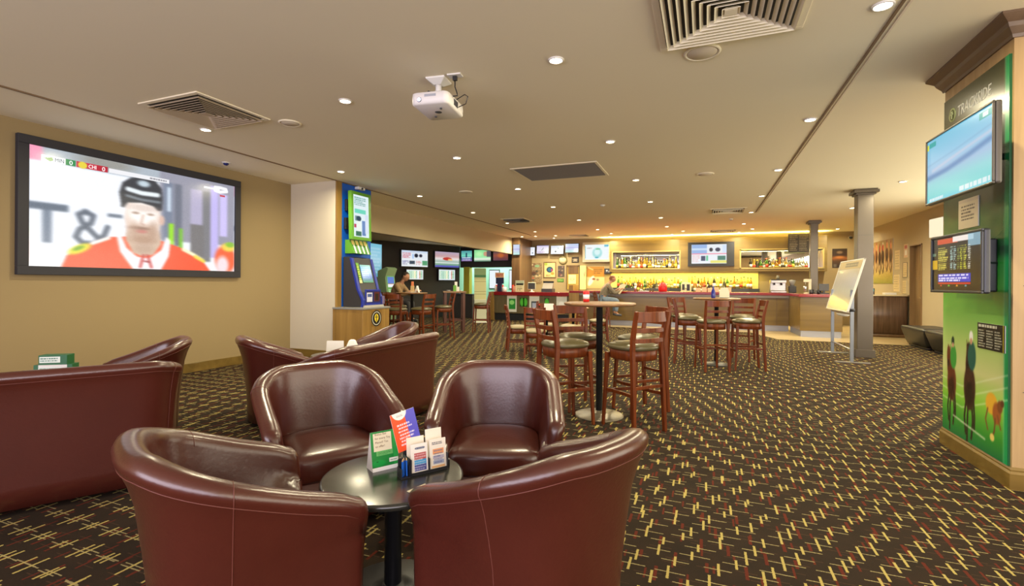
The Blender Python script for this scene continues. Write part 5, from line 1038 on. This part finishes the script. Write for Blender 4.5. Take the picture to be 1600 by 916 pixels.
# ================================================================== COLUMNS, EASEL, CABINET, RIGHT WALL
def column(label, x, y, w, z0=0):
    t = thing('steel_column', label, 'column', (x, y, 0), 0, 'steel clad columns')
    MB().box(-w/2, w/2, -w/2, w/2, z0+.02, CEIL-.09).build('shaft', STEEL, t, bevel=.006); MB().box(-w/2-.03, w/2+.03, -w/2-.03, w/2+.03, z0, .14).build('plinth', STEEL, t, bevel=.004)
    MB().box(-w/2-.03, w/2+.03, -w/2-.03, w/2+.03, CEIL-.10, CEIL-.07).box(-w/2-.07, w/2+.07, -w/2-.07, w/2+.07, CEIL-.07, CEIL-.02).box(-w/2-.05, w/2+.05, -w/2-.05, w/2+.05, CEIL-.02, CEIL).build('capital', STEEL, t, bevel=.004)
    MB().box(-w/2-.001, w/2+.001, -w/2-.001, w/2+.001, 2.2, 2.204).build('joint', DGREY, t)
column('wide steel clad column behind the tilted whiteboard easel', 2.67, 10.55, .24); column('narrow steel clad column behind the bar end', 2.71, 15.15, .18)
ez = thing('whiteboard_easel', 'tilted white presentation board on a grey metal easel by the column', 'easel', (2.27, 10.25, 0))
GM = mat('grey easel metal', (.30, .34, .42), .35, metal=.6)
for k, y in enumerate((-.66, .66)):
    MB().bar([(0, y, .02), (0, y, 1.22)], .05, .035, side=(1, 0, 0)).build('leg', GM, ez, bevel=.004); MB().bar([(-.24, y, .012), (.26, y, .012)], .045, .024, side=(0, 1, 0)).build('foot', CHROME, ez, bevel=.004)
MB().cyl((0, -.66, .22), (0, .66, .22), .014).box(-.02, .02, -.66, .66, .80, .83).build('cross_bar', CHROME, ez)
bd = MB().box(-.012, .012, -.72, .72, 0, .90); b = bd.build('board', mat('glossy whiteboard', (.46, .46, .47), .10, coat=.8, bump=(3, .5)), ez, (-.075, 0, .86), (0, math.radians(15), 0), bevel=.004)
MB().box(-.016, .016, -.735, -.72, -.01, .91).box(-.016, .016, .72, .735, -.01, .91).box(-.016, .016, -.735, .735, .90, .915).box(-.016, .016, -.735, .735, -.015, 0).build('board_frame', WHITE, ez, (-.075, 0, .86), (0, math.radians(15), 0))
MB().box(-.06, .0, -.5, .5, -.02, -.008).build('pen_tray', mat('cream tray', (.6, .52, .35), .5), ez, (-.075, 0, .86), (0, math.radians(15), 0)); 
hdp = Cv(60, 12, (170, 150, 110)); hdp.rect(.3, .25, .85, .75, (70, 60, 50)).lines(.3, .3, .85, .7, 1, (150, 140, 120)); hp = hdp.mesh('header_strip', 1.4, .14, ez, (0, 0, 0)); hp.matrix_basis = Matrix.Translation((-.075, 0, .86)) @ Matrix.Rotation(math.radians(15), 4, 'Y') @ Matrix.Translation((-.0135, 0, .75)) @ Matrix.Rotation(-PI/2, 4, 'Z')
MB().cyl((-.03, -.66, .88), (.04, -.66, .88), .03).cyl((-.03, .66, .88), (.04, .66, .88), .03).build('pivot_knob', BPLAST, ez)
MB().loft([rr(.08, .42, .76, .03), rr(.12, .5, .80, .03)]).build('rolled_paper', PAPER, ez, (.02, 0, -.01))
wc = thing('side_cabinet', 'dark rounded timber cabinet with a cream top against the right wall', 'cabinet', (4.22, 14.95, 0)); WD = wood('striped dark walnut', (.065, .035, .022), (.15, .09, .06), 'Z', 9, .35, .2)
MB().loft([rr(.84, .62, .10, .10, 6), rr(.84, .62, 1.03, .10, 6)]).build('body', WD, wc); MB().loft([rr(.80, .58, 0, .1, 6), rr(.80, .58, .10, .1, 6)]).build('plinth', DOAK, wc); MB().loft([rr(.88, .66, 1.03, .11, 6), rr(.88, .66, 1.065, .11, 6)]).build('top', mat('cream cabinet top', (.68, .58, .38), .35), wc); MB().cyl((-.36, -.32, .8), (-.36, -.32, .9), .012).build('handle', CHROME, wc)
t = thing('card_terminal', 'small black card terminal on the dark side cabinet', 'card machine', (3.93, 14.8, 1.065)); MB().box(-.05, .05, -.03, .03, 0, .16).build('casing', BPLAST, t, bevel=.01); Cv(10, 10, (40, 150, 140)).mesh('display', .06, .06, t, (0, -.032, .08), SCREEN)
t = thing('leaflet_stack', 'low stack of cream leaflets on the dark side cabinet', 'leaflets', (4.35, 15.0, 1.065)); MB().box(-.12, .12, -.1, .1, 0, .05).build('leaflets', PAPER, t, bevel=.002)
c = Cv(150, 90, (215, 180, 110)); c.vgrad([(0, (150, 120, 70)), (.25, (190, 160, 110)), (.6, (225, 195, 140)), (.8, (190, 170, 90)), (1, (150, 150, 70))])
for k in range(7):
    x = .06+k*.14+random.uniform(-.02, .02); y = .38+random.uniform(-.05, .03); col = random.choice([(95, 50, 25), (60, 35, 22), (120, 65, 35)])
    c.ell(x, y, .060, .15, col, .4).ell(x-.008, y-.17, .030, .12, col, .3).ell(x+.01, y+.05, .03, .08, (40, 28, 20), .8).line([(x-.04, y+.1), (x-.055, y+.22), (x-.03, y+.32)], .010, col).line([(x+.03, y+.1), (x+.05, y+.22), (x+.02, y+.36)], .010, col).line([(x, y+.15), (x+.015, y+.26), (x-.01, y+.38)], .008, (40, 28, 20)).ell(x-.01, y-.25, .008, .03, (235, 230, 220), .4).ell(x+.005, y-.21, .025, .08, random.choice([(190, 40, 35), (235, 225, 215), (60, 60, 110), (230, 140, 90)]), .3).ell(x+.005, y-.30, .014, .035, random.choice([(230, 230, 230), (150, 30, 30)]), .3)
c.blur(1); c.noise(.03)
picture('wall_mural', 'large unframed picture of galloping racehorses on the right wall', 15.85, 17.93, 1.35, 2.57, c, None, 0, 0, cat='picture').location = (XR, 16.89, 1.35); SC.objects['wall_mural'].rotation_euler = (0, 0, -PI/2)
def onwall(name, lb, y, z, w, h, cvs, X=XR, cat='notice', frame=None, b=0):
    o = picture(name, lb, -w/2, w/2, 0, h, cvs, frame, b, 0, cat=cat, thick=.008); o.location = (X, y, z); o.rotation_euler = (0, 0, -PI/2); return o
def paper(s, col=(225, 205, 160), r=6): return Cv(24, 30, col).lines(.1, .1, .9, .9, r, (130, 110, 80), .6, .35, seed=s)
onwall('notice', 'red and white sign on the wall beside the doorway', 14.97, 2.0, .26, .34, Cv(20, 26, (225, 190, 150)).rect(.2, .1, .8, .35, (190, 50, 35)).rect(.25, .45, .75, .8, (240, 235, 225)), cat='sign')
onwall('notice', 'cream notice nearest the horse picture, upper one', 15.55, 1.72, .34, .50, paper(1)); onwall('notice', 'cream notice below the red and white sign', 15.02, 1.50, .30, .38, paper(2), frame=DGREY, b=.01); onwall('notice', 'cream notice above the leaflet stack, lower one', 15.60, 1.14, .42, .44, paper(3)); onwall('notice', 'small cream notice next to the door frame, lowest', 15.05, 1.10, .26, .32, paper(4))
def ottoman(lb, y0, y1):
    t = thing('ottoman', lb, 'ottoman', (4.34, (y0+y1)/2, 0), 0, 'black ottomans by the right wall'); w, l = .62, y1-y0
    O_ = mat('black ottoman leather', (.020, .019, .018), .38, bump=(40, .1)); MB().loft([rr(w*.72, l*.84, .05, .05), rr(w*.80, l*.90, .12, .06), rr(w*.98, l*.985, .33, .05), rr(w, l, .37, .04), rr(w, l, .40, .04), rr(w*.96, l*.97, .425, .05), rr(w*.6, l*.6, .432, .05)]).build('upholstery', O_, t); MB().loft([rr(w*.66, l*.8, 0, .04), rr(w*.66, l*.8, .05, .04)]).build('plinth', BPLAST, t)
ottoman('black leather ottoman against the right wall, farther one', 11.95, 13.2); ottoman('black leather ottoman against the right wall, nearer one', 10.65, 11.93)

# ================================================================== RIGHT-HAND PILLAR
PX, PY0, PY1 = 1.83, 4.07, 5.03
PW = wood('oak pillar cladding', (.40, .26, .11), (.50, .34, .16), 'Z', 5, .5)
struct('wall_pillar', bx(PX, PX+1.7, PY0, PY1, .0, CEIL-.14), PW)
struct('trim_6', bx(PX+.05, PX+1.7, PY0-.002, PY0, 1.30, 1.304), BLACK); struct('trim_7', bx(PX+.05, PX+1.7, PY0-.002, PY0, .62, .624), BLACK)
def moulding(name, prof, z0, m):     # profile (out, z) swept round three sides
    r = []
    for (cx, cy, dx, dy) in ((PX, PY1, -1, 1), (PX, PY0, -1, -1), (PX+1.7, PY0, 1, -1)):
        r.append([(cx+dx*o, cy+dy*o, z0+z) for o, z in prof])
    struct(name, MB().loft(r, smooth=False), m)
moulding('trim_8', [(0, 0), (.012, 0), (.018, .02), (.035, .045), (.045, .06), (.055, .085), (.09, .115), (.10, .125), (.10, .14), (0, .14)], CEIL-.14, DOAKX)
moulding('baseboard_pillar', [(0, 0), (.020, 0), (.020, .10), (.012, .115), (.012, .125), (.004, .14), (0, .14)], 0, OAKX)
pb = thing('pillar_poster', 'green racing poster panel covering the side of the oak pillar', 'poster', (PX, (PY0+PY1)/2, .14), -PI/2)
c = Cv(150, 410, (60, 120, 60))
c.vgrad([(0, (52, 58, 30)), (.09, (74, 70, 40)), (.135, (84, 80, 50)), (.30, (20, 75, 45)), (.33, (10, 70, 38)), (.45, (25, 105, 45)), (.52, (40, 130, 50)), (.60, (85, 160, 60)), (.72, (165, 195, 110)), (.80, (200, 205, 140)), (.88, (130, 190, 60)), (.95, (50, 140, 45)), (1, (20, 110, 60))])
c.poly([(.35, .19), (1, .135), (1, .33), (.2, .37), (0, .34), (0, .2)], (14, 40, 28), .75).rect(.0, .405, 1, .475, (30, 90, 45), .6).rect(.25, .475, .8, .60, (30, 105, 50), .35).rect(.955, 0, 1, 1, (20, 150, 85)).rect(.94, 0, .955, 1, (120, 200, 150), .6)
c.blur(3)
for ys in (.84, .87, .90): c.line([(0, ys), (.35, ys+.01), (1, ys-.06)], .006, (225, 235, 200), .9, .5)
def horse(u, v, s, col, silk, cap, lean=0):      # a racehorse coming head-on with its rider, as printed
    d_ = (30, 22, 16); K = lambda x, y: (u+x*s, v+y*s*.345)
    def E_(x, y, a, b, cl, sf=.2, ang=0): c.ell(u+x*s, v+y*s*.345, a*s, b*s*.345, cl, sf, ang=ang)
    for xs in (((-.05, .10), (-.075, .24), (-.055, .36)), ((-.02, .12), (-.03, .27), (-.035, .44)), ((.035, .12), (.05, .25), (.03, .38)), ((.06, .08), (.075, .22), (.07, .30))): c.line([K(*q) for q in xs], .011*s, d_)
    E_(0, 0, .085, .17, col); E_(-.005, .05, .06, .10, (col[0]//2, col[1]//2, col[2]//2), .6)
    E_(-.01+lean, -.16, .050, .13, col); E_(-.02+lean*1.5, -.24, .030, .10, col, .2); E_(-.022+lean*1.5, -.17, .019, .035, d_, .3)
    c.poly([K(-.045+lean, -.36), K(-.030+lean, -.29), K(-.05+lean, -.28)], col).poly([K(.005+lean, -.36), K(.0+lean, -.28), K(-.018+lean, -.29)], col)
    E_(.030, -.24, .060, .11, silk); E_(.02, -.385, .028, .045, cap); E_(.02, -.35, .018, .025, (200, 150, 120))
horse(.17, .85, .92, (98, 48, 28), (60, 150, 60), (30, 60, 40), -.03); horse(.47, .845, 1.06, (62, 36, 26), (30, 90, 80), (235, 238, 235))
c.ell(.79, .865, .080, .028, (215, 165, 50), .2).ell(.86, .885, .055, .028, (150, 85, 40), .3).ell(.90, .865, .035, .016, (120, 70, 35), .3).ell(.93, .855, .022, .009, (90, 55, 30), .3).line([(.74, .88), (.71, .91), (.74, .935)], .008, (120, 75, 40)).line([(.84, .90), (.83, .93), (.80, .955)], .009, (110, 70, 40)).line([(.87, .89), (.91, .92)], .008, (120, 75, 40)).ell(.80, .95, .03, .010, (225, 200, 110))
c.line([(.2, .945), (.70, .965)], .007, (235, 235, 215), .9, .7)
c.blur(1)
MB().box(-.46, .46, -.012, 0, 0, 2.66).build('panel', DGREEN, pb); c.mesh('artwork', .92, 2.66, pb, (0, -.0135, 0), m=vcol_mat('glossy print', 0, .25))
tk = text('TRACKSIDE', .115, mat('silver lettering', (.62, .62, .55), .4), pb, (-.235, -.0145, 2.475), 'lettering', sx=.80, depth=.001, shear=.15, label='TRACKSIDE in silver slanted capitals')
tk.rotation_euler = (PI/2, 0, 0)
lg = MB().cyl((-.315, -.013, 2.515), (-.315, -.016, 2.515), .055, n=32); lg.build('round_logo', mat('pale green logo', (.50, .58, .25), .5), pb)
MB().cyl((-.315, -.016, 2.515), (-.315, -.0175, 2.515), .040, n=28).build('logo_inner', mat('dark olive logo', (.14, .16, .06), .5), pb); MB().cbox((-.315, -.0185, 2.52), (.04, .002, .012)).cbox((-.315, -.0185, 2.505), (.012, .002, .042)).cbox((-.315, -.0185, 2.535), (.026, .002, .01)).build('logo_mark', MATS['pale green logo'], pb)
c = Cv(90, 60, (18, 20, 16)); c.lines(.04, .05, .75, .16, 1, (220, 220, 200), .9, .8); [c.lines(.05+.3*k, .25, .30+.3*k, .95, 7, (200, 200, 180), .8, .45, seed=k) for k in range(3)]; c.rect(.93, 0, .96, 1, (200, 190, 40))
onwall('small_notice_board', 'small black notice board of white print low on the green poster', 4.285, .86, .34, .18, c, PX-.014, 'sign')
c = Cv(60, 80, (205, 190, 160)); c.lines(.15, .2, .85, .75, 5, (70, 55, 45), .9, .5).rect(0, 0, 1, .12, (180, 160, 150), .5)
onwall('paper_note', 'white paper note taped to the pillar between its two screens', 4.60, 1.73, .29, .22, c, PX-.014)
# big tv on arm, turned towards the room
def arm_tv(label, yc, zc, w, h, X, cvs, yaw, pitch, bez, frame):
    t = thing('television', label, 'television', (X, yc, zc), -PI/2+yaw)
    e = (-pitch, 0, 0)
    MB().box(-w/2, w/2, 0, .036, -h/2, h/2).build('casing', frame, t, rot=e, bevel=.012)
    MB().box(-w/2, w/2, -.012, 0, -h/2, -h/2+bez).box(-w/2, w/2, -.012, 0, h/2-bez, h/2).box(-w/2, -w/2+bez, -.012, 0, -h/2+bez, h/2-bez).box(w/2-bez, w/2, -.012, 0, -h/2+bez, h/2-bez).build('bezel', frame, t, rot=e, bevel=.004)
    q = Matrix.Rotation(-pitch, 3, 'X'); cvs.mesh('picture', w-2*bez, h-2*bez, t, q @ Vector((0, -.003, -h/2+bez)), SCREEN, e)
    ln = PX-X
    MB().box(-w*.2, w*.2, .036, .07, -h*.22, h*.22).build('rear_plate', BPLAST, t, rot=e, bevel=.004)
    mi = t.matrix_basis.inverted() if False else Matrix.Rotation(-(-PI/2+yaw), 4, 'Z')
    wv = mi.to_3x3() @ Vector((ln-.016, 0, 0))
    MB().tube([(0, .07, 0), wv*.6+Vector((0, .0, 0)), wv], .022, 10).build('wall_arm', BPLAST, t)
    return t
c = Cv(150, 90, (120, 190, 220)); c.vgrad([(0, (110, 190, 220)), (.35, (150, 200, 230)), (.55, (165, 195, 225)), (.72, (150, 215, 220)), (.9, (130, 215, 215)), (1, (110, 205, 225))])
c.line([(0, .60), (.35, .57), (.7, .50), (1, .42)], .022, (95, 135, 185), 1.4, .8).line([(.1, .50), (.6, .40), (1, .33)], .012, (205, 205, 225), 1.4, .7).line([(0, .40), (.5, .34), (1, .25)], .006, (120, 165, 200), 1.4, .5)
c.blur(2); c.rect(.82, .04, .98, .13, (20, 165, 165)).rect(.87, .06, .93, .11, (225, 245, 245)).rect(.04, .05, .16, .12, (20, 165, 165)).rect(.0, .06, .03, .14, (215, 220, 60)).lines(.55, .88, .98, .97, 1, (240, 240, 245), .8, .8).lines(.05, .92, .3, .98, 1, (245, 245, 250), .8, .8)
arm_tv('large television with a pale blue picture at the top of the green pillar', 4.22, 2.165, .93, .50, 1.60, c, .01, -.0, .014, mat('bronze grey tv casing', (.10, .09, .075), .35, metal=.3))
c = Cv(120, 74, (12, 12, 16)); c.rect(.12, .03, .55, .12, (200, 70, 40)).rect(.45, .02, .85, .11, (235, 225, 220)).rect(.75, 0, 1, .22, (150, 195, 215), .8)
for k, (u, col) in enumerate(((.13, (215, 205, 90)), (.40, (160, 200, 200)), (.47, (150, 190, 195)), (.54, (110, 130, 60)), (.60, (190, 200, 60)), (.67, (200, 205, 70)), (.75, (215, 215, 200)))): c.lines(u, .18, u+(.22 if k == 0 else .055), .62, 12, col, .9, .6, seed=k)
c.rect(0, .42, .12, .60, (200, 160, 30)).rect(.13, .69, .80, .84, (30, 45, 190)).lines(.15, .70, .78, .83, 3, (235, 235, 250), .9, .6).rect(.13, .85, .80, .88, (200, 40, 40)); [c.ell(.2+.17*k, .91, .02, .015, [(200, 60, 50), (90, 180, 60), (220, 150, 50), (90, 150, 170)][k]) for k in range(4)]; c.rect(0, .28, .08, .34, (90, 120, 100))
arm_tv('smaller television showing yellow and blue results low on the green pillar', 4.23, 1.455, .70, .41, 1.60, c, .02, 0, .018, BPLAST)
t = thing('bracket_box', 'black bracket box behind the results television', 'box', (PX-.014, 4.25, 1.26), -PI/2); MB().box(-.07, .04, -.08, 0, 0, .36).build('housing', BPLAST, t, bevel=.01); MB().cyl((.02, -.06, .15), (.02, -.08, .15), .03).build('knob', DGREY, t)
t = thing('white_card', 'small white card fixed above the results television', 'card', (1.62, 4.60, 1.70), -PI/2+.1); MB().box(-.09, .09, 0, .004, -.03, .11).build('card', PAPER, t)
MB().bar([(0, .004, -.03), (0, .004, -.045)], .1, .004, side=(1, 0, 0)).build('clip', BPLAST, t)

# ================================================================== PEOPLE
def skin_mesh(verts, edges, rad, levels=1):
    me = bpy.data.meshes.new('s'); me.from_pydata(verts, edges, []); o = bpy.data.objects.new('s', me); COL.objects.link(o)
    md = o.modifiers.new('s', 'SKIN'); md.use_smooth_shade = True
    for i, r in enumerate(rad): me.skin_vertices[0].data[i].radius = (r, r) if not isinstance(r, tuple) else r
    me.skin_vertices[0].data[0].use_root = True
    ss = o.modifiers.new('ss', 'SUBSURF'); ss.levels = levels; ss.render_levels = levels
    dg = bpy.context.evaluated_depsgraph_get(); dg.update(); r = bpy.data.meshes.new_from_object(o.evaluated_get(dg)); bpy.data.objects.remove(o); bpy.data.meshes.remove(me); return r
class Sk:
    def __init__(s): s.v = []; s.e = []; s.r = []
    def p(s, co, r, par=None):
        s.v.append(tuple(co)); s.r.append(r); i = len(s.v)-1
        if par is not None: s.e.append((par, i))
        return i
    def mesh(s, lv=1): return skin_mesh(s.v, s.e, s.r, lv)
def mobj(name, me, mats, parent):
    me.materials.clear()
    for m in (mats if isinstance(mats, list) else [mats]): me.materials.append(m)
    for p in me.polygons: p.use_smooth = True
    o = bpy.data.objects.new(name, me); COL.objects.link(o); o.parent = parent; return o
def person(label, pos, face, seat, shirt, trousers, shoe, hairc, lean=.0, paper_=False, bald=True, name='person'):
    t = thing(name, label, 'person', (pos.x, pos.y, 0), face); S = seat
    hip = Vector((-.02, 0, S+.10)); che = Vector((.10+lean, 0, S+.42)); nk = Vector((.19+lean, 0, S+.56)); hd_ = Vector((.26+lean, 0, S+.66))
    k = Sk(); h0 = k.p(hip, .12); w = k.p(hip.lerp(che, .5), .115, h0); c_h = k.p(che, .13, w); n0 = k.p(nk, .055, c_h); k.p(hd_, .05, n0)
    cl = Sk(); a0 = cl.p(hip+Vector((.0, 0, -.03)), .158); a1 = cl.p(hip.lerp(che, .5), .138, a0); a2 = cl.p(che, .150, a1); cl.p(nk-Vector((.01, 0, .03)), .07, a2)
    tr = Sk(); b0 = tr.p(hip, .140)
    hands = []
    for sy in (1, -1):
        sh = che+Vector((.01, sy*.18, .07)); el = che+Vector((.20, sy*.23, -.17)); wr = Vector((.50+lean*.7, sy*.13, S+.36)) if not paper_ else Vector((.50+lean*.7, sy*.15, S+.40))
        i = k.p(sh, .058, c_h); i = k.p(sh.lerp(el, .5), .050, i); i = k.p(el, .042, i); i = k.p(el.lerp(wr, .5), .036, i); i = k.p(wr, .026, i)
        pm = wr+Vector((.055, -sy*.01, .01)); i = k.p(pm, .030, i)
        for q, (dy, ln) in enumerate(((.030, .07), (.010, .08), (-.010, .075), (-.028, .058))):
            f1 = k.p(pm+Vector((.035, dy, .005)), .0095, i); f2 = k.p(pm+Vector((.035+ln*.45, dy*1.05, .0)), .0085, f1); k.p(pm+Vector((.035+ln*.7, dy*1.05, -.028)), .0075, f2)
        th_ = k.p(wr+Vector((.03, -sy*.035, .012)), .010, i); k.p(wr+Vector((.065, -sy*.052, .02)), .009, th_)
        j = cl.p(sh, .075, a2); j = cl.p(sh.lerp(el, .5), .066, j); j = cl.p(el, .056, j); j = cl.p(el.lerp(wr, .8), .046, j)
        hj = hip+Vector((.04, sy*.095, -.01)); kn = Vector((.44, sy*.13, S+.06)); an_ = Vector((.40, sy*.12, .42 if S > .6 else .10)); 
        i = k.p(hj, .080, h0); i = k.p(kn, .055, i); i = k.p(kn.lerp(an_, .4), .050, i); i = k.p(an_, .034, i); i = k.p(an_+Vector((.10, 0, -.055)), .032, i); k.p(an_+Vector((.17, 0, -.065)), .024, i)
        j = tr.p(hj, .098, b0); j = tr.p(hj.lerp(kn, .55), .088, j); j = tr.p(kn, .074, j); j = tr.p(kn.lerp(an_, .45), .066, j); tr.p(an_+Vector((0, 0, .03)), .058, j)
        s_k = Sk(); q = s_k.p(an_+Vector((-.04, 0, -.045)), .042); q = s_k.p(an_+Vector((.08, 0, -.055)), .046, q); s_k.p(an_+Vector((.18, 0, -.065)), .036, q)
        hands.append(s_k)
    me = k.mesh(1)
    # head: one surface with brow, nose, chin and ears, joined to the body mesh
    bm = bmesh.new(); bm.from_mesh(me)
    rr0 = bmesh.ops.create_uvsphere(bm, u_segments=28, v_segments=20, radius=1.0)
    Rm = Matrix.Rotation(.35, 3, 'Y')
    for v in rr0['verts']:
        x, y, z = v.co; q = Vector((x*.098, y*.076, z*.118))
        if z < 0: q.x *= 1-.10*(-z) ; q.y *= 1-.28*(-z)
        if x > .55 and abs(y) < .25 and -.35 < z < .15: q.x += .026*(1-abs(y)/.25)*(1-abs(z+.15)/.3 if abs(z+.15) < .3 else 0)
        if x > .6 and .15 < z < .4: q.x += .006
        if x > .6 and abs(abs(y)-.38) < .14 and 0 < z < .18: q.x -= .008
        if x > .6 and -.75 < z < -.5: q.x += .010
        if abs(abs(y)-1) < .12 and abs(z) < .25 and abs(x) < .3: q.y *= 1.16
        v.co = Rm @ q + hd_+Vector((.02, 0, .045))
    bm.to_mesh(me); bm.free()
    body = mobj('body', me, SKIN, t)
    mobj('trousers', tr.mesh(1), trousers, t); mobj('shirt', cl.mesh(1), shirt, t)
    for s_k in hands: mobj('shoe', s_k.mesh(1), shoe, t)
    hm = MB(); ev = []
    for dz_, s_ in ((0, 1),): pass
    hb = bpy.data.meshes.new('hair'); bm = bmesh.new(); bmesh.ops.create_uvsphere(bm, u_segments=24, v_segments=16, radius=1.0)
    bmesh.ops.delete(bm, geom=[v for v in bm.verts if (v.co.z < (.10 if not bald else .05)-(.55 if v.co.x < -.2 else 0)) or (v.co.x > .45 and v.co.z < .6) or (bald and v.co.z > .62)], context='VERTS')
    for v in bm.verts: v.co = Rm @ Vector((v.co.x*.104, v.co.y*.082, v.co.z*.124)) + hd_+Vector((.018, 0, .047))
    bm.to_mesh(hb); bm.free(); mobj('hair', hb, hairc, t)
    MB().lathe([(0, -.004), (.007, 0), (0, .004)], n=8).build('eyes', BLACK, t, loc=Rm @ Vector((.092, .028, .018))+hd_+Vector((.02, 0, .045)))
    return t
camo = mat('camouflage shirt', (.20, .165, .11), .8, vary=.55, vscale=22); jean = mat('faded blue jeans', (.18, .24, .32), .8, vary=.3, vscale=14)
pp = Vector((-2.90, 14.62, 0)); stp = copy_tree(s0, pp, math.radians(25), 'bar stool the man in the camouflage shirt sits on', 'bar stools in the betting lounge'); stp['group'] = 'bar stool at the bar counter'
person('person in a camouflage shirt and jeans sitting at the bar, reading a newspaper', pp, math.radians(25), .745, camo, jean, DGREY, mat('short ginger brown hair', (.22, .08, .03), .8), .04, True)
nw = thing('newspaper', 'open newspaper held by the seated man at the bar', 'newspaper', (pp.x, pp.y, 0), math.radians(25))
c = Cv(60, 40, (205, 185, 140)); c.lines(.05, .05, .45, .95, 12, (110, 95, 70), .6, .4).lines(.55, .05, .95, .95, 12, (110, 95, 70), .6, .4, seed=5).rect(.1, .3, .35, .6, (150, 120, 90))
MB().bar([(.56, -.28, 1.12), (.62, -.14, 1.16), (.63, 0, 1.13), (.62, .14, 1.16), (.56, .28, 1.12)], .36, .004, side=(.55, 0, .8)).build('sheets', mat('newsprint', (.52, .44, .30), .8), nw)
p2 = P(-2.93, 12.05); copy_tree(s0, p2, dirW(1, -.2), 'bar stool the person in the tan shirt sits on', 'bar stool under the seated person in the lounge')
person('person in a tan shirt sitting at the lounge tables beside the green terminal', p2, dirW(1, -.2), .745, mat('tan shirt', (.30, .19, .09), .8), mat('dark trousers', (.03, .03, .035), .8), BPLAST, mat('dark hair', (.03, .02, .015), .8), .02, False, False)
